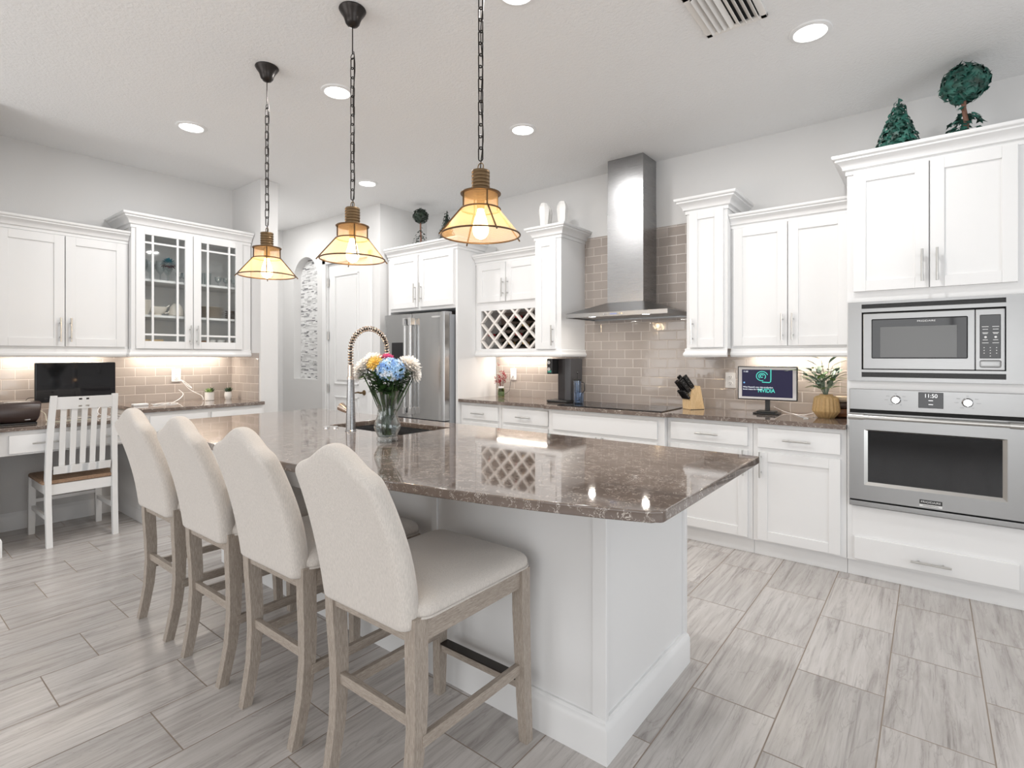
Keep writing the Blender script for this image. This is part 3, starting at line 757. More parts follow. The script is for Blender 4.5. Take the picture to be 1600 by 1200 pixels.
dl = fdoor(-4.600, sp-.003, .705, 1.765, 'door'); dr = fdoor(sp+.003, -3.692, .705, 1.765, 'door'); dd = fdoor(-4.600, -3.692, .06, .692, 'freezer_drawer')
for D_, x in ((dl, sp-.042), (dr, sp+.042)):
    m = MB(); X_ = x+4.13
    m.box(X_-.011,X_+.011,-.062,-.044,.80,1.66,.006); 
    for za, zb in ((.745,.815),(1.645,1.72)): m.box(X_-.020,X_+.020,-.066,0,za,zb,.005)
    m.build('handle', CHROME, D_)
m = MB(); m.box(-4.50+4.13,-3.79+4.13,-.062,-.044,.60,.622,.006); m.box(-4.50+4.13,-4.46+4.13,-.05,0,.595,.627,.004); m.box(-3.83+4.13,-3.79+4.13,-.05,0,.595,.627,.004); m.build('handle', CHROME, dd)
MB().box(-4.47+4.13,-4.267+4.13,-.003,.01,1.10,1.475,.004).build('dispenser', BLACKGL, dl)
MB().box(-3.86+4.13,-3.74+4.13,-.004,.0,1.712,1.728,.001).build('badge', CHROME, dr)
for x in (-4.56,-3.73): MB().box(x-.03+4.13,x+.03+4.13,.03,.12,1.746,1.772,.004).build('hinge_cap', GREYPL, T)

# cooktop
T = thing('cooktop', 'black glass cooktop set into the countertop under the hood', 'cooktop', (-2.02, 4.0, .915))
MB().box(-.47,.455,-.225,.20,0,.006,.002).build('glass_top', BLACKGL, T)
ring = mat('burner_ring', (.10,.10,.10), .3)
for x, y, r_ in ((-.3,-.10,.09),(-.3,.10,.075),(0,.02,.115),(.28,.10,.09),(.28,-.09,.075)):
    m = MB(); m.lathe([(r_-.0015,0),(r_,.0006),(r_+.0015,0)], (x,y,.0058), 48, False, False); m.build('burner_ring', ring, T)
# range hood
T = thing('range_hood', 'stainless chimney range hood over the cooktop', 'range hood', (-2.0, WY, 1.655))
m = MB(); y1 = -.009
m.box(-.1745,.153,-.272,y1,.13,.135+.755,.001); m.box(-.1725,.151,-.270,y1,.89,CEIL-1.655-.001,.001)
m.build('chimney', STEEL, T)
m = MB(); h = .034
m.loft([[(-.449,-.50,0),(.450,-.50,0),(.450,y1,0),(-.449,y1,0)],[(-.449,-.50,h),(.450,-.50,h),(.450,y1,h),(-.449,y1,h)],[(-.178,-.276,.131),(.157,-.276,.131),(.157,y1,.131),(-.178,y1,.131)]], False, True)
m.loft([[(-.44,-.49,.012),(.44,-.49,.012),(.44,y1-.01,.012),(-.44,y1-.01,.012)],[(-.40,-.45,.020),(.40,-.45,.020),(.40,-.06,.020),(-.40,-.06,.020)]])
m.build('canopy', STEELH, T)
for x in (-.24,.24):
    l = MB().lathe([(.030,0),(.030,-.004),(.020,-.005)], (x,-.42,.010), 20).build('hood_light', LENS, T)
cp = MB().box(-.10,.10,-.502,-.498,.008,.026,.001).build('control_strip', STEELH, T)
MB().box(-.03,.03,-.5035,-.501,.011,.023).build('display', emit('hood_display', (.55,.6,.9), .6), cp)
for x in (-.085,-.065,.055,.075): MB().cyl((x,-.505,.017),(x,-.501,.017),.005,n=12).build('button', CHROME, cp)
for x in (-.24,.24):
    area('hood_lamp', (x,-.42,.002), (0,0,0), .045, .045, 1.4, (1,.92,.82), T, 'DISK')

# ------------------------------------------------------------------ ceiling
def downlight(x, y, label):
    T = thing('recessed_light', label, 'ceiling light', (x, y, CEIL-.001), group='recessed ceiling lights')
    MB().lathe([(.073,-.002),(.078,-.010),(.096,-.006),(.100,0)], (0,0,0), 40, False, False).build('trim_ring', TRIMW, T)
    MB().lathe([(.001,-.004),(.075,-.004)], (0,0,0), 40, False, False).build('lens', LENS, T)
    a = area('downlight', (0,0,-.012), (0,0,0), .15, .15, SPOT_W, (1,.99,.97), T, 'DISK')
    return T
downlight(-4.225, 1.591, 'round recessed light above the glass-door cabinet side of the room')
downlight(-2.941, 1.95, 'round recessed light half hidden by the middle pendant chain')
downlight(-2.357, 3.119, 'round recessed light in front of the hood, between pendant and chimney')
downlight(-4.262, 3.156, 'smallest, farthest round recessed light, before the pantry door')
downlight(-.487, 3.096, 'largest round recessed light, in front of the oven cabinet')
downlight(-1.49, 1.925, 'round recessed light cut off by the top of the photo')
downlight(-6.0, 2.95, 'added unseen recessed light brightening the hall behind the partition wall')  # extra downlight, out of view, added to brighten the hall and pantry end
T = thing('air_vent', 'white louvred ceiling air vent', 'vent', (-.77, 2.62, CEIL))
VENTW = mat('vent_white', (.8,.78,.75), .5)
m = MB(); a,b,c_,e = -.145,.145,-.19,.195
for q in ((a,a+.03,c_,e),(b-.03,b,c_,e),(a,b,c_,c_+.03),(a,b,e-.03,e)): m.box(q[0],q[1],q[2],q[3],-.012,0,.003)
m.build('frame', VENTW, T); MB().box(a+.03,b-.03,c_+.03,e-.03,-.002,0).build('duct_opening', DARKGAP, T)
for k in range(8):
    x = a+.045+k*.029; s = -1 if k < 4 else 1
    M = Matrix.Translation((x,0,-.014)) @ Matrix.Rotation(s*.7,4,'Y')
    MB().box(-.013,.013,c_+.028,e-.028,-.001,.001,mat=M).build('louvre', VENTW, T)
# pendants
def pendant():
    T = thing('pendant_lamp', 'x', 'pendant lamp', (0,0,0), group='pendant lamps over the island')
    zt = 1.205-.0   # ceiling above rim plane
    MB().lathe([(.062,0),(.064,-.005),(.057,-.018),(.045,-.034),(.038,-.052),(.033,-.068),(.024,-.079),(.010,-.086),(.004,-.087)], (0,0,zt), 36).build('canopy', BRONZE, T)
    MB().cyl((0,0,zt-.084),(0,0,zt-.215),.0028,n=8).build('rod', BRONZE, T)
    m = MB(); z = zt-.215
    m.tube([(.013*math.cos(t),0,z-.013+.013*math.sin(t)) for t in [2*PI*k/16 for k in range(16)]], .0018, 6, True)
    z -= .024; k = 0; L, Wd, r_ = .054, .0098, .0026; pitch = L-.009
    def link(zc, vert):
        pts = []
        for q in range(20):
            t = 2*PI*q/20; cx_ = Wd*math.cos(t); cz = (L/2-Wd)*(1 if math.sin(t)>=0 else -1) + Wd*math.sin(t)
            pts.append((cx_*(.8 if vert else .35), cx_*(.35 if vert else .8), zc+cz))
        mm = MB(); mm.tube(pts, r_, 6, True); me = bpy.data.meshes.new('t'); mm.bm.to_mesh(me); mm.bm.free(); m.bm.from_mesh(me); bpy.data.meshes.remove(me)
    while z > .292:
        link(z-L/2+.004, k % 2 == 0); z -= pitch; k += 1
    m.build('chain', BRONZE, T)
    m = MB(); pts = []; 
    for q in range(40):
        t = q/39; pts.append((.006*math.sin(t*17), .007+.003*math.sin(t*11), zt-.2-(zt-.2-.245)*t))
    m.tube(pts, .0022, 6); m.build('cord', BRONZE, T)
    MB().tube([(.014*math.cos(t), 0, .262+.016*math.sin(t)) for t in [2*PI*k/18 for k in range(18)]], .0022, 6, True).build('hanging_ring', BRASS, T)
    prof = [(.002,.247),(.034,.247),(.0355,.243)]
    for k in range(6): z = .238-k*.0135; prof += [(.0355,z),(.0328,z-.003),(.0328,z-.005),(.0355,z-.008)]
    prof += [(.0355,.160),(.002,.160)]
    MB().lathe(prof, (0,0,0), 32).build('socket', BRASS, T)
    m = MB(); 
    m.lathe([(.030,.162),(.0755,.162),(.0765,.159),(.0755,.156),(.030,.156)], (0,0,0), 40, False, False)
    def rg(r_, z, th): 
        mm = MB(); mm.tube([(r_*math.cos(t), r_*math.sin(t), z) for t in [2*PI*k/48 for k in range(48)]], th, 8, True); me = bpy.data.meshes.new('t'); mm.bm.to_mesh(me); mm.bm.free(); m.bm.from_mesh(me); bpy.data.meshes.remove(me)
    rg(.0755,.159,.0032); rg(.0755,.099,.0032); rg(.152,0,.0034)
    for k in range(4):
        t = math.radians(62)+k*PI/2; c, s_ = math.cos(t), math.sin(t)
        m.tube([(.070*c,.070*s_,.158),(.070*c,.070*s_,.100)], .0032, 6); m.tube([(.073*c,.073*s_,.103),(.166*c,.166*s_,-.010)], .0030, 6)
    m.build('frame', DKBR, T)
    MB().lathe([(.066,.156),(.066,.101),(.0725,.098),(.150,.001)], (0,0,0), 64, False, False).build('mesh_shade', GOLDMESH, T)
    MB().lathe([(.016,.165),(.016,.115),(.013,.100)], (0,0,0), 20).build('bulb_holder', BRASS, T)
    MB().lathe([(.012,.103),(.014,.090),(.022,.065),(.029,.038),(.031,.020),(.028,.004),(.018,-.010),(.004,-.016)], (0,0,0), 24).build('bulb', BULB, T)
    return T
P0 = pendant()
def pl(label, x, first=None):
    T = P0 if first else dup(P0)
    T.location = (x, 1.535, 1.795); T['label'] = label
    d = bpy.data.lights.new('pendant_bulb', 'POINT'); d.energy = 2.4; d.color = (1,.72,.42); d.shadow_soft_size = .03
    o = bpy.data.objects.new('pendant_bulb', d); S.collection.objects.link(o); o.parent = T; o.location = (0,0,-.045)
pl('nearest mesh-shaded pendant lamp, its ceiling cap outside the photo', -1.364, True)
pl('middle of the three mesh-shaded pendant lamps over the island', -2.189)
pl('farthest mesh-shaded pendant lamp, over the island end by the desk', -3.014)
# under-cabinet strips
def strip(x, y, ln, along, label, col=(1,.90,.78), pw=STRIP_W):
    T = thing('under_cabinet_light', label, 'light', (x, y, 1.384), 0 if along == 'x' else PI/2, group='under-cabinet light strips')
    MB().box(-ln/2, ln/2, -.014, .014, -.014, 0, .002).build('housing', PLASTW, T); MB().box(-ln/2+.01, ln/2-.01, -.009, .009, -.016, -.013).build('diffuser', STRIPM, T)
    area('strip_light', (0,0,-.02), (0,0,0), ln-.04, .02, pw*ln/.6, col, T)
strip(-.77, 4.26, .62, 'x', 'light strip under the double-door cabinet above the small screen')
strip(-3.24, 4.26, .66, 'x', 'light strip under the wine rack cabinet')
strip(-5.42, 1.07, .66, 'y', 'light strip under the wall cabinet above the monitor')
strip(-5.42, 1.96, .80, 'y', 'light strip under the glass-door cabinet')

# ------------------------------------------------------------------ bar stools (local: sitter faces +y, origin on floor)
def rring(cx, cy, z, hx, hy, r, n=6):
    pts = []
    for sx, sy, a0 in ((1,1,0),(-1,1,PI/2),(-1,-1,PI),(1,-1,1.5*PI)):
        for k in range(n+1):
            a = a0 + PI/2*k/n; pts.append((cx+sx*(hx-r)+r*math.cos(a), cy+sy*(hy-r)+r*math.sin(a), z))
    return pts
def stool():
    T = thing('bar_stool', 'x', 'bar stool', (0,0,0), group='upholstered bar stools at the island')
    # legs
    for s in (-1, 1):
        m = MB(); m.bar([(s*.2,.235,.60),(s*.2,.237,.45),(s*.207,.243,.15),(s*.213,.247,0)], [.045,.044,.038,.034], [.045,.044,.038,.034]); m.build('leg', OAK, T)
        m = MB(); ys = [(-.235,.61),(-.232,.50),(-.226,.38),(-.226,.28),(-.236,.16),(-.255,.06),(-.268,0)]
        m.bar([(s*(.195-.02*(1-z/.61)),y,z) for y,z in ys], [.042,.042,.040,.038,.036,.034,.033], [.050,.050,.048,.044,.040,.038,.036]); m.build('leg', OAK, T)
        MB().box(s*.2-.012, s*.2+.012, -.21, .215, .535, .600, .003).build('seat_rail', OAKH, T)
        m = MB(); m.box(s*.196-.010, s*.196+.010, -.22, .235, .235, .270, .002); m.build('side_stretcher', OAKH, T)
    MB().box(-.18,.18,.222,.246,.535,.600,.003).build('seat_rail', OAKX, T); MB().box(-.178,.178,-.250,-.226,.535,.600,.003).build('seat_rail', OAKX, T)
    MB().box(-.17,.17,-.236,-.216,.285,.318,.002).build('rear_stretcher', OAKX, T)
    f = MB().box(-.185,.185,.228,.258,.180,.208,.002).build('footrest', OAKX, T)
    MB().box(-.183,.183,.222,.262,.208,.214,.001).build('footrest_plate', mat('dark_footplate', (.03,.024,.02), .35, .7) if 'dark_footplate' not in bpy.data.materials else bpy.data.materials['dark_footplate'], f)
    # seat cushion
    m = MB(); rings = []
    for z, g in ((.600,.004),(.606,.0),(.625,-.002),(.640,.004),(.652,.020),(.662,.05),(.670,.09),(.676,.14),(.678,.18)):
        rings.append([(x, y, zz) for x, y, zz in rring(0, .01, z, .228-g, .255-g, max(.03, .045-g*.1))])
    m.loft(rings); sc = m.build('seat', FABRIC, T, sub=1, sharp=0)
    m = MB(); m.tube([(x, y, .607) for x, y, z in rring(0,.01,0,.229,.256,.045)], .0035, 6, True); m.build('piping', FABRIC, sc)
    # backrest: rings of horizontal sections, camel-back top
    m = MB(); nu = 22; rings = []
    def cam(u):
        a = abs(u); return 1.012 + .060*(.5+.5*math.cos(PI*min(1, a/.82))) - .030*max(0, (a-.72)/.28)**2
    def hwf(v): return .203 + .012*math.sin(PI*min(1, v*1.1)) - .013*v*v
    def sec(v, grow=0, dz=0):
        pts = []
        for side in (0, 1):
            for k in range(nu+1):
                u = -math.cos(PI*k/nu)
                u = .55*u + .45*(-1+2*k/nu)
                if side: u = -u
                ex = max(0, abs(u)-.84)/.16
                thick = .036*math.sqrt(max(0, 1-.93*ex*ex))*(1-grow)
                H = .572 + (cam(u)-.572)*v + dz
                yc = -.247 - .028*v - .085*v*v
                pts.append((u*hwf(v)*(1-grow*.05), yc + (thick if side == 0 else -thick), H))
        return pts
    for v, g_, dz in ((0,.12,0),(.015,0,0),(.08,0,0),(.2,0,0),(.35,0,0),(.5,0,0),(.65,0,0),(.8,0,0),(.9,0,0),(.95,.02,0),(.975,.08,.002),(.99,.22,.005),(1.0,.45,.008),(1.0,.72,.012)): rings.append(sec(v, g_, dz))
    m.loft(rings, True, False)
    m.bm.verts.ensure_lookup_table(); top = m.bm.verts[-2*(nu+1):]; n2 = nu+1
    for k in range(nu): m.bm.faces.new((top[k], top[k+1], top[2*n2-2-k], top[2*n2-1-k]))
    bk = m.build('backrest', FABRIC, T, sub=1, sharp=0)
    return T
ST = stool()
for i, (x, l) in enumerate(((-2.978, 'beige bar stool nearest the desk, farthest of the four along the island'),
        (-2.419, 'second beige bar stool from the desk, at the island'),
        (-1.87, 'beige bar stool beside the one with its seat exposed, third from the desk'),
        (-1.312, 'nearest beige bar stool, its grey-blue seat and footrest fully exposed'))):
    t = ST if i == 0 else dup(ST); t.location = (x, 1.225, 0); t['label'] = l
# desk chair: local +y = facing direction (towards the desk, world -X)
T = thing('desk_chair', 'white slat-back wooden chair with brown seat at the desk', 'chair', (-5.06, 1.098, 0), ROT)
CW = mat('chair_white_paint', (.78,.78,.775), .4)
for s in (-1, 1):
    m = MB(); m.bar([(s*.175,-.30,1.055),(s*.180,-.262,.90),(s*.188,-.228,.68),(s*.192,-.218,.47),(s*.192,-.222,.30),(s*.190,-.250,0)], [.034]*6, [.030,.036,.040,.042,.042,.034]); m.build('leg', CW, T)
    m = MB(); m.bar([(s*.200,.225,.44),(s*.202,.225,.2),(s*.204,.225,0)], [.042,.042,.036], [.042,.042,.036]); m.build('leg', CW, T)
    MB().box(s*.196-.010, s*.196+.010, -.20, .205, .36, .428, .002).build('apron', CW, T); MB().box(s*.197-.009, s*.197+.009, -.21, .21, .185, .215, .002).build('stretcher', CW, T)
MB().box(-.175,.175,-.222,-.202,.355,.428,.002).build('apron', CW, T); MB().box(-.185,.185,.205,.225,.375,.428,.002).build('apron', CW, T)
MB().box(-.19,.19,.212,.232,.235,.262,.002).build('stretcher', CW, T)
m = MB(); rings = []
for z, g in ((.430,.006),(.434,0),(.450,0),(.456,.006)): rings.append(rring(0,.015,z,.222-g,.232-g,.03))
m.loft(rings); m.build('seat', SEATW, T)
def crest(z0, z1, yo, bow, sq=False):
    m = MB(); K = 16; W = .165
    pts = [(-W+2*W*k/K, yo - bow*(1-(2*k/K-1)**2)) for k in range(K+1)]
    for (xa, ya), (xb, yb) in zip(pts, pts[1:]):
        zs = [(z0, z1)]
        if sq:
            q = [(-.036,-.018),(.010,.028)]
            if any(a-.001 <= (xa+xb)/2+.0 <= b+.001 for a, b in q): zs = [(z0,z0+.012),(z0+.024,z1-.024),(z1-.012,z1)]
        for a, b in zs:
            A = lambda x, y, z: (x, y-.30*(z-.96)*.8, z)
            m.loft([[A(xa,ya-.009,a),A(xb,yb-.009,a),A(xb,yb+.009,a),A(xa,ya+.009,a)],[A(xa,ya-.009,b),A(xb,yb-.009,b),A(xb,yb+.009,b),A(xa,ya+.009,b)]])
    bmesh.ops.remove_doubles(m.bm, verts=m.bm.verts, dist=1e-5)
    return m.build('top_rail' if sq else 'lower_rail', CW, T)
crest(.958, 1.045, -.277, .018, True); crest(.500, .555, -.338, .006)
for x in (-.117,-.058,0,.058,.117):
    m = MB(); bw = .018*(1-(x/.165)**2)
    m.bar([(x,-.213-.004,.53),(x,-.236-bw*.5,.75),(x,-.272-bw,.975)], [.033]*3, [.011]*3); m.build('slat', CW, T)
# ------------------------------------------------------------------ faucet
R_ = random.Random(7)
T = thing('faucet', 'tall stainless spring-neck kitchen faucet beside the sink', 'faucet', (-2.515, 1.752, .916))
MB().lathe([(.030,0),(.030,.004),(.027,.008),(.023,.14),(.0185,.285),(.0185,.29)], (0,0,0), 32).build('body', STEEL, T)
MB().lathe([(.0195,.285),(.0195,.298),(.0155,.300),(.0150,.365),(.012,.368)], (0,0,0), 28).build('collar', mat('warm_steel', (.62,.52,.45), .22, 1), T)
m = MB(); m.lathe([(.012,0),(.019,.03),(.024,.055),(.025,.062),(.021,.066),(.004,.067)], (-.012,-.004,.105), 24, axis=(-.75,-.25,.42)); 
m.build('lever_handle', bpy.data.materials['warm_steel'], T)
arcp = [(0,0,.365),(0,0,.41),(0,0,.445)] + [(0,.125-.125*math.cos(t),.445+.125*math.sin(t)) for t in [PI*k/24 for k in range(1,25)]] + [(0,.25,.40),(0,.25,.34)]
MB().tube(arcp, .007, 10).build('hose', BLACK, T)
# spring coil around the hose
dense = []
for a, b in zip(arcp, arcp[1:]):
    a, b = Vector(a), Vector(b); L = (b-a).length; K = max(1, int(L/.0012))
    for k in range(K): dense.append(a.lerp(b, k/K))
coil = []; ph = 0; step = .0012
for i, p in enumerate(dense[:-1]):
    t = (dense[i+1]-p).normalized(); u = Vector((1,0,0)); v_ = t.cross(u); ph = 2*PI*i*step/.0155
    coil.append(p + .0135*(math.cos(ph)*u + math.sin(ph)*v_))
MB().tube(coil, .0034, 5).build('spring', mat('spring_metal', (.72,.60,.50), .2, 1), T)
MB().lathe([(.012,.0),(.017,.01),(.019,.05),(.016,.11),(.013,.13),(.010,.135)], (0,.25,.215), 24).build('spray_head', STEEL, T)
m = MB(); m.tube([(.0,.015,.30),(.004,.06,.285),(.004,.14,.30),(.0,.228,.30)], .0045, 8); m.build('holder_arm', NICKEL, T)
for x, y in ((-2.695,1.775),(-2.73,1.74)):
    o = MB().lathe([(.016,0),(.016,.006),(.013,.010),(.004,.011)], (0,0,0), 20).build('air_switch_button', CHROME, None, (x, y, .916))
    tag(o, 'small chrome cap beside the faucet, ' + ('closer to the sink' if x > -2.7 else 'farther from the sink'), 'button')

# ------------------------------------------------------------------ vase with flowers
VX, VY, VZ = -2.072, 1.65, .917
GLASS = mat('crystal_glass', (1,1,1), .02, 0, .5); GLASS.node_tree.nodes['Principled BSDF'].inputs['Transmission Weight'].default_value = 1; GLASS.node_tree.nodes['Principled BSDF'].inputs['IOR'].default_value = 1.45
prof = [(.046,0),(.050,.006),(.050,.016),(.045,.024),(.052,.040),(.062,.060),(.0635,.072),(.058,.095),(.048,.125),(.045,.155),(.047,.185),(.054,.215),(.064,.247)]
m = MB(); m.lathe(prof + [(r-.003, z) for r, z in reversed(prof[3:])] + [(.002,.022)], (0,0,0), 48, flute=.012, nf=16)
tag(m.build('flower_vase', CLEAR, None, (VX, VY, VZ)), 'clear cut-glass vase of flowers on the island', 'vase')
o = MB().lathe([(.002,.0235),(.044,.0235),(.051,.040),(.0605,.060),(.062,.072),(.0565,.095),(.046,.125),(.046,.127),(.002,.127)], (0,0,0), 40).build('water', CLEAR, None, (VX, VY, VZ))
tag(o, 'clear water inside the glass flower vase', 'water', kind='stuff')
def stem(m, a, b, r, bend=.02):
    a, b = Vector(a), Vector(b); mid = a.lerp(b, .5)+Vector((R_.uniform(-bend,bend), R_.uniform(-bend,bend), 0)); m.tube([a, a.lerp(mid,.6), mid, b], r, 6)
def leaf(m, base, d, up, L, W, fold=.2, curl=.2):
    d = Vector(d).normalized(); up = Vector(up); s = d.cross(up).normalized(); u = s.cross(d).normalized(); base = Vector(base)
    rows = []
    for t, w_ in ((0,.08),(.2,.7),(.45,1),(.7,.75),(.9,.35),(1,.02)):
        c = base + d*L*t - u*(curl*L*t*t); ww = W*w_/2
        rows.append([c - s*ww + u*fold*ww, c, c + s*ww + u*fold*ww])
    m.loft(rows, closed=False)
def mum(name, c, r, mt, label, tilt, dens=80, gp=None):
    T = thing(name, label, 'flower', (VX, VY, VZ), group=gp)
    c = Vector(c); ax = Vector(tilt).normalized(); m = MB(); q = Vector((0,0,1)).rotation_difference(ax)
    for k in range(dens):
        f = (k+.5)/dens; th = math.acos(1-1.25*f); ph = k*2.39996
        d = q @ Vector((math.sin(th)*math.cos(ph), math.sin(th)*math.sin(ph), math.cos(th)))
        side = d.cross(ax); side = side.normalized() if side.length > .01 else Vector((1,0,0))
        L = r*(.72+.3*f)*R_.uniform(.9,1.08); W = r*.26
        base = c + d*r*.25; up = d.cross(side)
        rows = []
        for t, w_, cu in ((0,.4,0),(.45,1,.03),(.8,.85,.10),(1,.25,.22)):
            p = base + d*L*t + up*(-cu*r*(1 if f>.5 else -1)); rows.append([p-side*W*w_/2+ax*.002, p, p+side*W*w_/2+ax*.002])
        m.loft(rows, closed=False)
    m.sphere(c, r*.30, u=10, v=6)
    m.build('flower_head', mt, T)
    m = MB(); foot = Vector((R_.uniform(-.02,.02), R_.uniform(-.02,.02), .03)); neck = Vector((c.x*.30, c.y*.30, .17))
    m.tube([foot, neck, neck.lerp(c,.6)+Vector((0,0,.004)), c-ax*r*.2], .0028, 6); m.build('stem', DKGREEN, T); return T
PW = mat('petal_white', (.93,.90,.86), .6); PP = mat('petal_pink', (.85,.22,.42), .6); PY = mat('petal_yellow', (.86,.62,.16), .6); PY2 = mat('petal_peach', (.84,.60,.40), .6)
# image-right is world (.785,.619); towards camera is (.619,-.785)
def vp(rt, fw, z): return (rt*.785+fw*.619, rt*.619-fw*.785, z)
g = 'white chrysanthemums in the island vase'
mum('chrysanthemum', vp(-.098,.02,.352), .054, PW, 'large white chrysanthemum beside the faucet, in the vase', vp(-.4,.3,.8), gp=g)
mum('chrysanthemum', vp(-.062,.03,.385), .046, PW, 'white chrysanthemum next to the yellow flower in the vase', vp(-.2,.4,.8), gp=g)
mum('chrysanthemum', vp(-.125,.0,.325), .036, PW, 'smaller drooping white chrysanthemum touching the faucet spring', vp(-.8,.2,.4), gp=g)
mum('chrysanthemum', vp(.108,.02,.365), .052, PW, 'white chrysanthemum right of the blue hydrangea, before the refrigerator', vp(.4,.2,.8), gp=g)
mum('chrysanthemum', vp(.125,-.01,.325), .040, PW, 'lower white chrysanthemum by the refrigerator handles', vp(.7,.2,.3), gp=g)
mum('daisy', vp(-.042,.065,.372), .036, PY, 'yellow flower with orange centre between white and blue blooms', vp(-.1,.7,.6), 70)
mum('carnation', vp(-.005,-.02,.398), .030, PP, 'bright pink flower at the top back of the vase', vp(0,-.1,1), 90)
mum('carnation', vp(-.045,-.02,.394), .028, mat('petal_coral', (.85,.35,.32), .6), 'coral pink flower behind the yellow one in the vase', vp(-.1,0,1), 70)
T = thing('hydrangea', 'blue hydrangea at the front of the vase', 'flower', (VX, VY, VZ))
HB = mat('petal_blue', (.3,.5,.85), .6); n = N(HB); n.col(n.ramp(n.noise(n.pos(), 26, 2).outputs[0], [(.32,(.14,.30,.72)),(.5,(.34,.58,.88)),(.66,(.76,.82,.90))]))
m = MB(); c = Vector(vp(.03,.055,.345))
for k in range(150):
    f = (k+.5)/150; th = math.acos(1-1.75*f); ph = k*2.39996
    d = Vector((math.sin(th)*math.cos(ph), math.sin(th)*math.sin(ph), math.cos(th)*.82)); p = c + Vector((d.x*.068,d.y*.068,d.z*.066))*R_.uniform(.92,1.06)
    dn = d.normalized(); s = dn.cross(Vector((0,0,1))); s = s.normalized() if s.length>.01 else Vector((1,0,0)); t_ = dn.cross(s); a0 = R_.uniform(0,PI)
    for j in range(4):
        a = a0+j*PI/2; e = s*math.cos(a)+t_*math.sin(a); h = dn.cross(e); L = .0135
        m.poly([p, p+e*L*.55+h*L*.42+dn*.002, p+e*L+dn*.0035, p+e*L*.55-h*L*.42+dn*.002])
m.build('flower_head', HB, T)
m = MB(); m.sphere(c, .052, (1,1,.9), 12, 8); m.tube([(0,.01,.03),(.008,0,.17),c-Vector((0,0,.04))], .004, 6); m.build('stem', DKGREEN, T)
m = MB()
for k in range(34):
    a = R_.uniform(0,2*PI); r0 = .02; zt = R_.uniform(.24,.32); rt = R_.uniform(.02,.10)*(zt-.12)/.15
    stem(m, (r0*math.cos(a+2.5), r0*math.sin(a+2.5), .03), (rt*math.cos(a), rt*math.sin(a), zt), .0022, .006)
for k in range(380):
    a = R_.uniform(0,2*PI); z = R_.uniform(.235,.33); r0 = (.025+.095*(z-.22)/.11)*math.sqrt(R_.uniform(.05,1))
    leaf(m, (r0*math.cos(a), r0*math.sin(a), z), (math.cos(a)*.8, math.sin(a)*.8, R_.uniform(-.2,.9)), (0,0,1), R_.uniform(.035,.06), R_.uniform(.016,.026))
tag(m.build('flower_foliage', DKGREEN, None, (VX, VY, VZ)), 'dark green stems and leaves filling the flower vase', 'foliage', kind='stuff')

# ------------------------------------------------------------------ topiaries
def ivy(m, c, nrm, size):
    nrm = Vector(nrm).normalized(); s = nrm.cross(Vector((R_.uniform(-1,1),R_.uniform(-1,1),R_.uniform(-1,1)))).normalized(); t = nrm.cross(s); c = Vector(c)
    pts = []
    for a, r in ((-90,.55),(-58,.42),(-20,.95),(12,.45),(50,.85),(72,.5),(90,1.25),(108,.5),(130,.85),(168,.45),(200,.95),(238,.42)):
        a = math.radians(a); x, y = r*math.cos(a)*size, r*math.sin(a)*size
        pts.append(c + s*x + t*y - nrm*(abs(x)*.35+.2*max(0,y)))
    cv = m.bm.verts.new(c+nrm*size*.1); vs = [m.bm.verts.new(p) for p in pts]
    for i in range(len(vs)): m.bm.faces.new((cv, vs[i], vs[(i+1)%len(vs)]))
def topiary_ball(label, x, y, z0, zc, r, mt, ls, nl):
    T = thing('topiary', label, 'artificial plant', (x, y, z0))
    m = MB(); h = zc-z0
    for k in range(nl):
        f = (k+.5)/nl; th = math.acos(1-2*f); ph = k*2.39996
        d = Vector((math.sin(th)*math.cos(ph), math.sin(th)*math.sin(ph), math.cos(th)))
        ivy(m, Vector((0,0,h))+d*r*R_.uniform(.80,1.0), d+Vector((R_.uniform(-.5,.5),R_.uniform(-.5,.5),R_.uniform(-.4,.4))), ls*R_.uniform(.8,1.2))
    m.sphere((0,0,h), r*.72, u=14, v=10); m.build('crown', mt, T)
    m = MB(); m.tube([(0,0,.02),(.008,0,h*.35),(-.004,.004,h*.6),(0,0,h)], [r*.13,r*.11,r*.10,r*.10], 8)
    m.build('trunk', mat('topiary_trunk', (.20,.10,.07), .8) if 'topiary_trunk' not in bpy.data.materials else bpy.data.materials['topiary_trunk'], T)
    m = MB()
    for k in range(int(nl*.32)):
        a = R_.uniform(0,2*PI); rr = R_.uniform(.2,1.05)*r; zz = R_.uniform(.02,h-r)*(1-.75*rr/r)+.02
        ivy(m, (rr*math.cos(a), rr*math.sin(a), zz), (math.cos(a)*.6,math.sin(a)*.6,.8), ls*R_.uniform(.7,1.1))
    m.build('base_leaves', mt, T)
    MB().lathe([(r*.5,0),(r*.62,.04),(r*.60,.045),(r*.1,.045)], (0,0,0), 20).build('pot', BLACK, T)
def topiary_cone(label, x, y, z0, h, r, mt, ls, nl):
    T = thing('topiary', label, 'artificial plant', (x, y, z0)); m = MB()
    for k in range(nl):
        f = (k+.5)/nl; zz = h*.9*(1-math.sqrt(1-f)); a = k*2.39996; rr = r*(1-zz/h)*R_.uniform(.8,1.1)
        ivy(m, (rr*math.cos(a), rr*math.sin(a), zz+.03), (math.cos(a)+R_.uniform(-.3,.3), math.sin(a)+R_.uniform(-.3,.3), .5), ls*R_.uniform(.8,1.2))
    m.lathe([(r*.7,.02),(.004,h*.9)], (0,0,0), 12); m.tube([(0,0,h*.8),(.003,0,h*.97)], [.007,.004], 6); m.build('crown', mt, T)
    MB().lathe([(r*.5,0),(r*.6,.03),(r*.1,.035)], (0,0,0), 20).build('pot', BLACK, T)
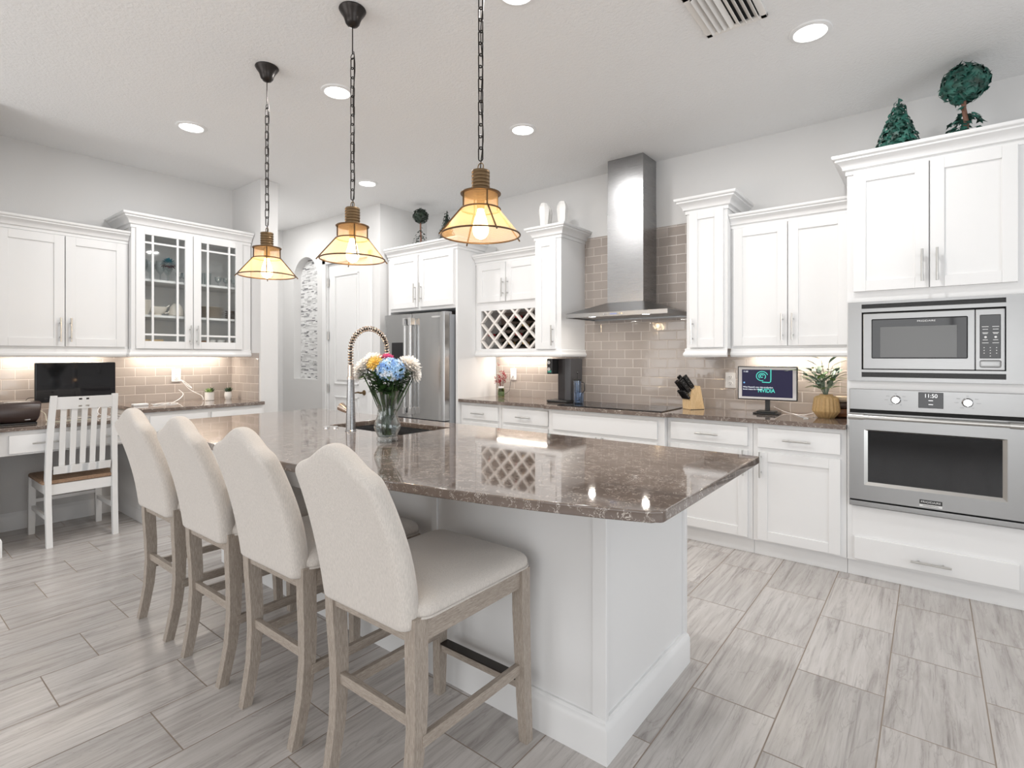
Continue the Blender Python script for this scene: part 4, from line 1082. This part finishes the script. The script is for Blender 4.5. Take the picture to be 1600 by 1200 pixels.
topiary_ball('teal-green ball ivy topiary on top of the oven cabinet', .150, 3.93, 2.53, 2.862, .112, IVY, .034, 190)
topiary_cone('teal-green cone ivy topiary on top of the oven cabinet', -.152, 3.93, 2.53, .35, .125, IVY, .027, 150)
topiary_ball('dark ball ivy topiary on top of the fridge cabinet', -4.39, 3.95, 2.491, 2.868, .088, IVYD, .019, 200)
topiary_cone('dark cone ivy topiary on the fridge cabinet behind a pendant', -3.985, 3.95, 2.491, .375, .105, IVYD, .019, 140)
# white faceted vases on the tower
def facet(x, y, label, rot):
    m = MB(); m.lathe([(.026,0),(.034,.004),(.052,.165),(.046,.20),(.028,.232),(.004,.24)], (0,0,0), 6)
    o = m.build('faceted_vase', PORC, None, (x, y, 2.488), rot, sharp=5); tag(o, label, 'vase', 'white faceted vases on the tower cabinet')
facet(-2.765, 3.975, 'white faceted vase on the tower cabinet, farther from the hood', .2)
facet(-2.60, 4.03, 'white faceted vase on the tower cabinet, closer to the hood', .6)
facet(-2.80, 4.08, 'white faceted vase mostly hidden behind another on the tower', .9)

# ------------------------------------------------------------------ items on the right countertop
ZC = .9145
# smart display
T = thing('smart_display', 'small white-framed screen showing news, on a stand', 'screen', (-.93, 4.16, ZC), .03)
b = MB().box(-.198,.198,-.012,.012,.098,.342,.004).build('bezel', BLACK, T)
MB().box(-.191,.191,-.0135,-.011,.105,.335,.002).build('mat_frame', mat('screen_frame_white', (.72,.70,.70), .4), b)
sc = MB().box(-.168,.168,-.0145,-.013,.120,.318,.001).build('screen', emit('screen_navy', (.012,.010,.045), 1.0), T)
TEAL = emit('screen_teal', (.10,.75,.62), 1.0); WTX = emit('screen_white', (.85,.88,.95), 1.0)
m = MB()
for k, (r0, r1, a0, a1) in enumerate(((.040,.034,.3,5.0),(.026,.020,-.8,4.0),(.013,.008,.5,5.6))):
    pts = [((r0+(r1-r0)*q/20)*math.cos(a0+(a1-a0)*q/20)-.032, -.0150, .270+.92*(r0+(r1-r0)*q/20)*math.sin(a0+(a1-a0)*q/20)) for q in range(21)]; m.tube(pts, .0026, 6)
m.tube([(.028,-.015,.322),(.028,-.015,.250),(.026,-.015,.232),(.018,-.015,.226),(-.03,-.015,.228)], .0030, 6); m.build('screen_emblem', TEAL, T)
text('screen_lettering', 'NVIDIA', .040, TEAL, T, (-.002,-.0152,.166), ext=.0001, sx=.85, bold=.0006)
text('screen_lettering', "What Huawei's new chip production", .0135, WTX, T, (-.160,-.0155,.190), ext=.0001, align='LEFT', bold=.0003)
text('screen_lettering', "boost means for Nvidia", .0135, WTX, T, (-.160,-.0155,.174), ext=.0001, align='LEFT', bold=.0003)
text('screen_lettering', "11:50", .015, WTX, T, (-.158,-.0155,.303), ext=.0001, align='LEFT', bold=.0003)
MB().cyl((-.152,-.0152,.222),(-.152,-.0145,.222),.006,n=16).build('screen_icon', emit('screen_blue', (.2,.45,.8), 1), T)
m = MB(); m.box(-.016,.016,.012,.03,.02,.20,.003); m.build('stand_post', BLACK, T)
m = MB(); m.box(-.062,.062,-.05,.06,.010,.022,.004); m.box(-.085,.085,-.06,.07,0,.010,.004); m.build('stand_base', BLACK, T)
# knife block
KR = -.62
T = thing('knife_block', 'light wood knife block full of black knives', 'knife block', (-1.475, 4.17, ZC), KR)
m = MB(); pr = [(-.055,0),(.075,0),(.005+.03,.185),(-.045,.155),(-.058,.06)]
P3 = lambda w_: (lambda a, b: (w_, a, b))
m.loft([[(-.052,a,b) for a,b in pr],[(.052,a,b) for a,b in pr]]); bmesh.ops.bevel(m.bm, geom=list(m.bm.edges), offset=.003, segments=2, affect='EDGES')
m.build('block', BLOCK, T); MB().box(-.05,.05,-.05,.07,0,.003).build('foot', BLACK, T)
blk_inv = T.matrix_basis.copy()
KN = mat('knife_handle', (.012,.012,.013), .25)
kc = 0
def knife(px, base, L, w_, label):
    # local to block; handle leans towards the cook
    d = Vector((0,-.62,.78)); M = Matrix.Translation((-1.475,4.17,ZC)) @ Matrix.Rotation(KR,4,'Z')
    p = M @ Vector((px, base[0], base[1])); o = thing('kitchen_knife', label, 'knife', p, KR, 'knives in the block')
    q = Vector((0,0,1)).rotation_difference(d); rot = q.to_matrix().to_4x4()
    MB().box(-w_*.42,w_*.42,-w_*.9,w_*.9,.004,L,.004,mat=rot).build('handle', KN, o)
    m = MB(); m.box(-w_*.10,w_*.10,-w_*.7,w_*.7,-.05,.006,mat=rot); m.build('blade', NICKEL, o)
    m = MB()
    for s in (.3,.55,.8):
        for e in (-1,1):
            c_ = rot @ Vector((e*w_*.43,0,L*s)); m.sphere(c_, .0022, u=6, v=4)
    m.build('rivet', NICKEL, o)
names = ['end','second','third','fourth','fifth','sixth']
for r_, (b_, L, w_) in enumerate((((-.052,.085),.085,.014),((-.053,.140),.115,.022),((-.025,.172),.120,.023))):
    cnt = (6,4,3)[r_]
    for k in range(cnt):
        x = -.042 + .084*k/(cnt-1) if cnt > 1 else 0
        rown = ('bottom row of short steak knives','middle row of large knives','top row of large knives')[r_]
        knife(x, (b_[0], b_[1]-.004), L*(1 if r_ == 0 else R_.uniform(.88,1.05)), w_*(.8 if r_ == 0 else .85), 'black-handled knife, %s from the hood side in the block\'s %s' % (['first','second','third','fourth','fifth','last'][k], rown))
# plant in ribbed vase
T = thing('potted_plant', 'leafy green plant in a ribbed tan pot', 'potted plant', (-.555, 4.13, ZC))
TAN = wood('tan_ribbed_ceramic', (.42,.27,.11), (.60,.41,.20), (60,60,8), .5)
MB().lathe([(.046,0),(.050,.004),(.078,.040),(.082,.050),(.070,.135),(.058,.145),(.040,.150),(.038,.158),(.034,.158),(.034,.13),(.002,.12)], (0,0,0), 96, flute=.035, nf=20).build('pot', TAN, T)
m = MB(); m2 = MB()
for k in range(18):
    a = R_.uniform(0,2*PI) if k > 5 else k*1.05; sp_ = R_.uniform(.25,1); H = R_.uniform(.16,.25)
    tip = Vector((math.cos(a)*.16*sp_, math.sin(a)*.11*sp_ - .02, .14+H*(1.15-.45*sp_)))
    m.tube([(0,0,.13), (tip.x*.35,tip.y*.35,.13+(tip.z-.13)*.55), tip], .0018, 5)
    for q in range(4):
        t = .4+.2*q; p = Vector((0,0,.13)).lerp(tip, t); aa = a+R_.uniform(-1.3,1.3)
        leaf(m if (k+q) % 3 else m2, p, (math.cos(aa), math.sin(aa), R_.uniform(.1,1.1)), (0,0,1), R_.uniform(.065,.115), R_.uniform(.024,.038), .25, .25)
m.build('leaves', SAGE, T); m2.build('bright_leaves', GREEN, T)
# stacked bowls
for z, h, r_, mt, l in ((0,.060,.066,wood('bowl_wood', (.16,.065,.03), (.26,.11,.05), (10,10,30), .35),'red-brown wooden bowl at the bottom of the stack beside the oven'),
        (.0605,.042,.062,mat('bowl_dark', (.075,.045,.035), .35),'dark brown bowl in the middle of the stack beside the oven'),(.103,.038,.060,mat('bowl_cream', (.62,.50,.38), .5),'cream bowl on top of the stack beside the oven')):
    m = MB(); m.lathe([(r_*.62,0),(r_*.86,h*.12),(r_,h*.5),(r_*.93,h*.88),(r_*.8,h-.0005),(r_*.7,h-.004),(.004,h*.6)], (0,0,0), 40)
    tag(m.build('bowl', mt, None, (-.478, 4.24, ZC+z)), l, 'bowl', 'stacked bowls beside the oven')
# black coffee machine under the tower
T = thing('coffee_machine', 'tall black countertop drinks machine below the narrow cabinet', 'drinks machine', (-2.62, 4.10, ZC))
MB().box(-.12,.095,-.12,.15,0,.022,.008).build('base', BLACK, T)
MB().box(-.055,.030,-.03,.15,.022,.395,.006).build('water_tank', mat('smoked_plastic', (.035,.03,.03), .12), T); MB().box(.031,.095,-.05,.15,.022,.395,.005).build('body', mat('charcoal_plastic', (.065,.065,.07), .4), T)
hd = MB().box(-.115,-.056,-.12,.10,.255,.395,.006).build('dispensing_head', BLACK, T)
m = MB()
for z in (.30,.36): m.cyl((-.086,-.121,z),(-.086,-.132,z),.016,n=18)
m.build('dial', CHROME, hd); MB().box(-.104,-.068,-.1225,-.1195,.270,.288).build('indicator', emit('green_indicator', (.10,.55,.4), .5), hd)
# tall glass jug with lid + tumbler
T = thing('glass_jug', 'tall bluish glass press jug with black lid beside the cooktop', 'jug', (-2.455, 4.05, ZC+.0065))
MB().lathe([(.034,.0),(.036,.004),(.036,.195),(.033,.195),(.033,.006),(.002,.006)], (0,0,0), 28).build('glass_body', BLUEGL, T)
m = MB(); m.lathe([(.038,.194),(.039,.205),(.010,.212),(.004,.212)], (0,0,0), 28); m.cyl((0,0,.21),(0,0,.26),.0025); m.sphere((0,0,.264), .010); m.build('lid', BLACK, T)
m = MB(); m.tube([(.036,0,.185),(.066,.004,.175),(.070,.004,.11),(.037,0,.075)], .005, 8); m.build('handle', BLACK, T)
o = MB().lathe([(.042,0),(.044,.004),(.046,.095),(.043,.095),(.041,.012),(.002,.010)], (0,0,0), 12).build('tumbler', BLUEGL, None, (-2.385, 3.955, ZC+.0065)); tag(o, 'blue-tinted faceted glass tumbler in front of the press jug', 'glass')
# jar of red flowers
T = thing('flower_jar', 'small jar of red dried flowers by the wine rack', 'jar', (-3.46, 4.21, ZC))
MB().lathe([(.030,0),(.033,.004),(.033,.075),(.026,.088),(.026,.105),(.023,.105),(.023,.085),(.028,.07),(.028,.01),(.002,.008)], (0,0,0), 24).build('glass_body', glass('green_glass', (.55,.62,.30), .06), T)
MB().lathe([(.0335,.018),(.0338,.02),(.0338,.055),(.0335,.057)], (0,0,0), 24, False, False).build('label_band', mat('jar_label', (.09,.13,.05), .5), T)
MB().lathe([(.027,.090),(.030,.092),(.030,.108),(.027,.110)], (0,0,0), 24, False, False).build('ribbon', PLASTW, T)
m = MB(); m2 = MB()
for k in range(26):
    a = R_.uniform(0,2*PI); t = R_.uniform(.02,.055); H = R_.uniform(.15,.27); tip = Vector((t*math.cos(a), t*math.sin(a), H if k else .34))
    m.tube([(0,0,.02),(tip.x*.4,tip.y*.4,.11),tip], .0010, 4)
    for q in range(5): m2.sphere(tip+Vector((R_.uniform(-.012,.012),R_.uniform(-.012,.012),R_.uniform(-.03,.01))), .0050, u=6, v=4)
m.build('stems', mat('dry_stem', (.16,.06,.05), .8), T); m2.build('blossoms', mat('red_blossom', (.30,.025,.035), .6), T)
# outlets
def outlet(x, y, z, rz, label, plug=False):
    T = thing('wall_outlet', label, 'outlet', (x, y, z), rz)
    MB().box(-.038,.038,-.007,0,-.060,.060,.003).build('cover_plate', PLASTW, T)
    for s in (-.024,.024):
        r_ = MB().lathe([(.0175,0),(.0175,.003),(.016,.004)], (0,-.0065,s), 20, axis=(0,-1,0)).build('socket', PLASTW, T)
        m = MB(); m.box(-.0075,-.0055,-.0112,-.0095,s-.001,s+.008); m.box(.0055,.0075,-.0112,-.0095,s-.001,s+.007); m.cyl((0,-.0112,s-.008),(0,-.0095,s-.008),.0025,n=8); m.build('slots', DARKGAP, r_)
    return T
outlet(-1.235, WY-.0085, 1.142, 0, 'white wall outlet between knife block and screen')
outlet(-3.40, WY-.0085, 1.147, 0, 'white wall outlet behind the jar of red flowers')
outlet(WX+.0085, 1.945, 1.155, ROT, 'white wall outlet with chargers beneath the glass-door cabinet')
def cable(name, pts, r, mt, label):
    # smooth through points
    P_ = [Vector(p) for p in pts]; out = []
    for i in range(len(P_)-1):
        p0 = P_[max(0,i-1)]; p1 = P_[i]; p2 = P_[i+1]; p3 = P_[min(len(P_)-1,i+2)]
        for k in range(8):
            t = k/8; out.append(.5*((2*p1)+(p2-p0)*t+(2*p0-5*p1+4*p2-p3)*t*t+(3*p1-p0-3*p2+p3)*t**3))
    out.append(P_[-1]); return tag(MB().tube(out, r, 6).build(name, mt), label, 'cable')
zc = .917
cable('power_cable', [(-.90,4.24,.96),(-.86,4.30,.93),(-.80,4.27,zc),(-.70,4.22,zc),(-.60,4.31,.95),(-.52,4.335,1.0)], .0025, PLASTW, 'white power cable behind the small screen and tan pot')
cable('power_cable', [(-.78,4.26,zc),(-.72,4.12,zc),(-.64,4.00,zc),(-.66,3.95,zc)], .0022, PLASTW, 'white cable lying on the countertop in front of the tan pot')
cable('power_cable', [(-3.40,4.335,1.13),(-3.405,4.30,1.08),(-3.42,4.29,.98),(-3.45,4.25,.94)], .002, BLACK, 'thin dark cord hanging from the outlet near the jar')

# ------------------------------------------------------------------ wine bottles
WINEG = mat('wine_bottle_glass', (.012,.016,.010), .06, 0, .7)
foils = [mat('foil_red', (.35,.02,.03), .35), mat('foil_black', (.015,.015,.015), .3), mat('foil_silver', (.65,.65,.66), .25, .6), mat('foil_gold', (.50,.32,.10), .3, .8)]
fn = ['red','black','silver','gold']
cells = []
for r_ in range(4):
    for k in range(4):
        x = cxs + k*.171 + (.0855 if r_ % 2 == 0 else 0); z = wz0 + .0855*(r_+1)
        if wx0+.05 < x < wx1-.04 and z < wz1-.03: cells.append((x, z, r_, k))
skip = {(3,0),(3,3)}; order = ['bottom','second','third','top']; seq = [2,3,3,2, 0,1,0,1, 1,2,3,0, 1,2,0,1]
bottle0 = None; i_ = 0
from collections import Counter
for x, z, r_, k in cells:
    f = seq[(r_*4+k) % 16]
    if (r_,k) in skip: continue
    T = thing('wine_bottle', 'wine bottle with %s foil, %s row of the rack, %s opening from the fridge' % (fn[f], order[r_], ['first','second','third','fourth'][k]), 'wine bottle', (x, 4.05, z-.030), 0, 'wine bottles in the lattice rack')
    Rm = (0,1,0)
    MB().lathe([(.0125,.075),(.0135,.10),(.034,.15),(.0355,.165),(.0355,.262),(.030,.266),(.004,.262)], (0,0,0), 20, axis=Rm).build('bottle_glass', WINEG, T)
    MB().lathe([(.004,-.002),(.0145,-.002),(.0150,.012),(.0140,.016),(.0135,.080)], (0,0,0), 18, axis=Rm).build('foil_cap', foils[f], T)

# ------------------------------------------------------------------ glass cabinet contents (world coords; cabinet face at X=-5.12)
def cabitem(name, x, y, z, prof, mt, label, cat, group=None, n=24, flute=0, nf=0):
    o = MB().lathe(prof, (0,0,0), n, flute=flute, nf=nf).build(name, mt, None, (x, y, z+.0005)); return tag(o, label, cat, group)
goblet = [(.030,0),(.030,.003),(.005,.010),(.004,.060),(.020,.075),(.036,.105),(.038,.135),(.032,.175),(.030,.175),(.035,.135),(.033,.107),(.016,.080),(.002,.076)]
tumb = [(.028,0),(.032,.12),(.030,.12),(.026,.010),(.002,.008)]
small = [(.020,0),(.022,.003),(.006,.012),(.006,.03),(.026,.05),(.030,.085),(.028,.085),(.024,.05),(.002,.035)]
g = 'glasses on the top shelf of the glass cabinet'
od = ['first','second','third','fourth','fifth','sixth','seventh','eighth']
for i, y in enumerate((1.60, 1.665, 1.73, 1.80)): cabitem('wine_glass', -5.25-.04*(i%2), y, 1.98, goblet, CLEAR, 'clear stemmed glass behind the desk-side glass door, %s from the desk' % od[i], 'glass', g)
for i, y in enumerate((2.00, 2.06, 2.12)): cabitem('tumbler', -5.27-.03*(i%2), y, 1.98, tumb, CLEAR, 'clear tall tumbler behind the door nearer the partition, %s from the middle' % od[i], 'glass', g)
for i, y in enumerate((1.86, 1.905)): cabitem('dessert_glass', -5.20, y, 1.98, small, CLEAR, 'small sparkling glass beside the teal ornament, %s one' % ('nearer' if i == 0 else 'farther'), 'glass', g)
for i, y in enumerate((2.19, 2.26, 2.33)): cabitem('dessert_glass', -5.21, y, 1.98, small, CLEAR, 'short sparkling glass at the partition end of the top shelf, %s of three' % ['first','second','third'][i], 'glass', g)
T = thing('teal_ornament', 'teal and dark red flower ornament on top shelf', 'ornament', (-5.27, 1.80, 1.981))
m = MB(); m2 = MB()
for k in range(70):
    f = (k+.5)/70; th = math.acos(1-1.5*f); ph = k*2.39996; d = Vector((math.sin(th)*math.cos(ph), math.sin(th)*math.sin(ph), math.cos(th)))
    leaf(m if k < 45 else m2, Vector((0,0,.155))+d*.03, d, (0,0,1), .035, .022)
m.build('teal_petals', mat('petal_teal', (.01,.22,.30), .5), T); m2.build('dark_petals', mat('petal_maroon', (.07,.01,.02), .5), T)
MB().lathe([(.03,0),(.03,.004),(.006,.01),(.005,.09),(.03,.13),(.028,.13),(.003,.10)], (0,0,0), 16).build('stand', CLEAR, T)
CER = mat('cream_ceramic', (.70,.65,.58), .25)
m = MB(); m.loft([rring(0,0,0,.045,.045,.012), rring(0,0,.13,.075,.075,.015), rring(0,0,.13,.070,.070,.012), rring(0,0,.01,.040,.040,.010)])
tag(m.build('square_bowl', CER, None, (-5.27, 1.59, 1.681)), 'white square tapered bowl on middle shelf', 'bowl')
T = thing('gravy_boat', 'cream gravy boat on the middle shelf', 'gravy boat', (-5.25, 1.715, 1.681), ROT)
m = MB(); rg_ = []
for z, s in ((0,.45),(.008,.45),(.014,.35),(.03,.75),(.06,1.0),(.078,1.05),(.078,1.0),(.06,.94),(.03,.65),(.022,.1)):
    rg_.append([(.065*s*math.cos(a)*(1.25 if math.cos(a)<0 else 1), .038*s*math.sin(a), z+(.018*s if math.cos(a)<-.7 and z>.05 else 0)) for a in [2*PI*k/24 for k in range(24)]])
m.loft(rg_); m.build('body', CER, T)
m = MB(); m.tube([(.055,0,.07),(.085,0,.095),(.10,0,.07),(.075,0,.03),(.045,0,.025)], .006, 8); m.build('handle', CER, T)
T = thing('ceramic_pitcher', 'cream domed pitcher on the middle shelf beside the gravy boat', 'pitcher', (-5.25, 1.855, 1.681), ROT)
MB().lathe([(.045,0),(.058,.01),(.060,.04),(.048,.08),(.032,.105),(.02,.115),(.003,.118)], (0,0,0), 28).build('body', CER, T)
PL = mat('plate_stoneware', (.62,.56,.48), .3); PLR = mat('plate_rim_dark', (.10,.075,.06), .4)
pg = 'plates stacked on the middle shelf'
for i in range(7):
    o = MB(); o.lathe([(.06,0),(.065,.002),(.115,.012),(.120,.0135),(.115,.0145),(.062,.006),(.002,.006)], (0,0,0), 40)
    o = o.build('dinner_plate', [PL, PLR][0], None, (-5.27, 2.14, 1.681+.0148*i)); tag(o, 'cream dinner plate, %s from the bottom of the wide stack' % od[i], 'plate', pg)
for i in range(5):
    o = MB(); o.lathe([(.035,0),(.038,.002),(.055,.014),(.057,.019),(.054,.019),(.035,.005),(.002,.005)], (0,0,0), 32)
    o = o.build('small_bowl', PLR, None, (-5.22, 1.985, 1.681+.0195*i)); tag(o, 'dark-rimmed small bowl, %s from the bottom by the middle' % od[i], 'bowl', pg)
for i in range(4):
    o = MB(); o.lathe([(.03,0),(.033,.002),(.05,.014),(.052,.019),(.049,.019),(.03,.005),(.002,.005)], (0,0,0), 32)
    o = o.build('small_bowl', PLR, None, (-5.22, 2.31, 1.681+.0195*i)); tag(o, 'dark small bowl at the partition end, %s from the bottom' % od[i], 'bowl', pg)
for i, (y, w_, d_, h, mt) in enumerate(((1.66,.20,.20,.022,PL),(1.66,.19,.19,.020,CER),(1.66,.15,.17,.020,BLOCK))):
    m = MB().box(-d_/2,d_/2,-w_/2,w_/2,0,h,.004); o = m.build('serving_tray', mt, None, (-5.27, y, 1.4105+(0,.0225,.043)[i])); tag(o, 'flat rectangular tray, %s of the three on the cabinet floor' % ['bottom','middle','top'][i], 'tray', 'trays in the glass cabinet')
for i, (y, h, mt) in enumerate(((2.00,.085,CER),(2.075,.08,mat('amber_pot', (.30,.14,.05), .3)),(2.15,.09,PORC),(2.23,.09,PORC),(2.31,.085,CER))):
    cabitem('ramekin', -5.25, y, 1.4105, [(.028,0),(.031,.003),(.033,h-.02),(.034,h-.018),(.031,h-.018),(.029,.006),(.002,.005)], mt, 'small upright pot on the cabinet floor, %s from the middle stile' % od[i], 'pot', 'pots on the floor of the glass cabinet', flute=.02, nf=12)

# ------------------------------------------------------------------ desk items
ZD = .8475
T = thing('computer_monitor', 'large dark computer monitor on the desk', 'monitor', (-5.28, 1.163, ZD), ROT)
b = MB().box(-.252,.252,-.012,.012,.128,.435,.008).build('bezel', BLACK, T)
MB().box(-.247,.247,-.0128,-.011,.133,.430,.004).build('screen', BLACKGL, b)
m = MB(); m.box(-.04,.04,.012,.02,.004,.28,.002); m.build('stand_post', NICKEL, T); MB().box(-.10,.10,-.08,.10,0,.005,.002).build('stand_base', NICKEL, T)
T = thing('speaker', 'rounded black-brown speaker on the desk', 'speaker', (-5.10, .788, ZD), ROT)
SPK = mat('speaker_brown', (.05,.032,.028), .33)
m = MB(); rr = []
for x, s in ((-.115,.82),(-.108,.93),(-.06,1.0),(0,1.03),(.06,1.0),(.108,.93),(.115,.82)):
    rr.append([(x+(.012 if x>0 else -.012)*math.sin(a)*1.0, .075*s*math.cos(a)*.95, .083+.080*s*(abs(math.sin(a))**.7)*math.copysign(1,math.sin(a))) for a in [2*PI*k/28 for k in range(28)]])
m.loft(rr); m.build('body', SPK, T)
m = MB(); m.tube([(.02+.016*math.cos(t), -.058, .125+.006*math.sin(t)) for t in [2*PI*k/20 for k in range(20)]], .0012, 5, True); m.build('logo_ring', SILV, T)
MB().box(.03,.06,-.062,-.056,.030,.036).build('name_plate', SILV, T)
MB().box(-.10,.10,-.05,.05,0,.01,.002).build('foot', BLACK, T)
def succulent(y, h, r_, kind, label):
    T = thing('succulent', label, 'potted plant', (-5.36, y, ZC), group='succulents in white pots')
    MB().lathe([(r_*.9,0),(r_,.004),(r_,h),(r_*.93,h),(r_*.93,h-.012),(.002,h-.012)] if kind else [(r_*.7,0),(r_*.98,h*.35),(r_,h*.6),(r_*.88,h),(r_*.8,h),(r_*.8,h-.012),(.002,h-.012)], (0,0,0), 32).build('pot', PORC, T)
    m = MB(); m2 = MB()
    for c_, q, L in (((-.0,-.4*r_,h),m2,.045),((0,.45*r_,h),m,.055),((.3*r_,.0,h),m2 if kind else m,.040)):
        for k in range(22):
            a = k*2.39996; el = .25+1.1*(k/22)
            leaf(q, c_, (math.cos(a)*math.cos(el), math.sin(a)*math.cos(el), math.sin(el)), (0,0,1), L*R_.uniform(.8,1.1), .012, .4, -.1)
    m.build('dark_rosette', DKGREEN, T); m2.build('light_rosette', leafm('succulent_light', (.16,.30,.10), (.45,.58,.25)) if kind else SAGE, T)
succulent(2.175, .075, .040, True, 'succulent in straight white pot, nearer the outlet')
succulent(2.345, .072, .033, False, 'succulent in rounded white pot, nearer the partition wall')
o = MB().box(-.03,.03,-.055,.055,0,.018,.004).build('power_adapter', PLASTW, None, (-5.22, 1.57, ZC)); tag(o, 'white power adapter brick at the end of raised counter', 'adapter')
cable('charger_cable', [(-5.50,1.95,1.14),(-5.47,2.00,1.08),(-5.46,2.06,1.03),(-5.47,2.03,1.07),(-5.46,1.97,1.11),(-5.45,2.04,1.02),(-5.40,2.12,.96),(-5.38,2.13,.92)], .0028, PLASTW, 'white charger cable looping from outlet towards the succulents')
cable('charger_cable', [(-5.49,1.96,1.02),(-5.47,1.99,.98),(-5.44,1.95,.94),(-5.38,1.88,zc),(-5.30,1.82,zc),(-5.20,1.72,zc),(-5.17,1.66,zc),(-5.25,1.68,zc),(-5.34,1.78,zc),(-5.24,1.86,zc),(-5.12,1.78,zc),(-5.19,1.64,.925)], .003, PLASTW, 'white cable coiled on the raised counter by the adapter')
zd = .850
for i, (pts, l) in enumerate((([(-5.30,.93,.93),(-5.22,.96,.90),(-5.12,.955,zd),(-5.05,.99,zd),(-5.08,1.10,zd),(-5.03,1.20,zd)],'yellowish white cable beside the speaker'),
        ([(-5.25,1.24,.95),(-5.20,1.28,.88),(-5.12,1.25,zd),(-5.06,1.32,zd),(-5.14,1.38,.90),(-5.20,1.30,.93),(-5.10,1.26,.88),(-5.04,1.36,zd)],'tangled white cable behind the chair back'),
        ([(-5.35,1.36,.97),(-5.25,1.40,.90),(-5.15,1.35,.87),(-5.05,1.42,zd),(-5.10,1.30,zd),(-5.02,1.24,zd)],'white cable under the monitor edge near raised counter'))):
    cable('computer_cable', pts, .003, mat('cable_cream', (.78,.74,.60), .5) if i == 0 else PLASTW, l)
cable('monitor_cable', [(-5.30,.915,1.02),(-5.33,.88,1.01),(-5.38,.86,.95),(-5.42,.84,.90),(-5.42,.80,.852)], .002, BLACK, 'thin dark cable curving from the monitor to the desk')
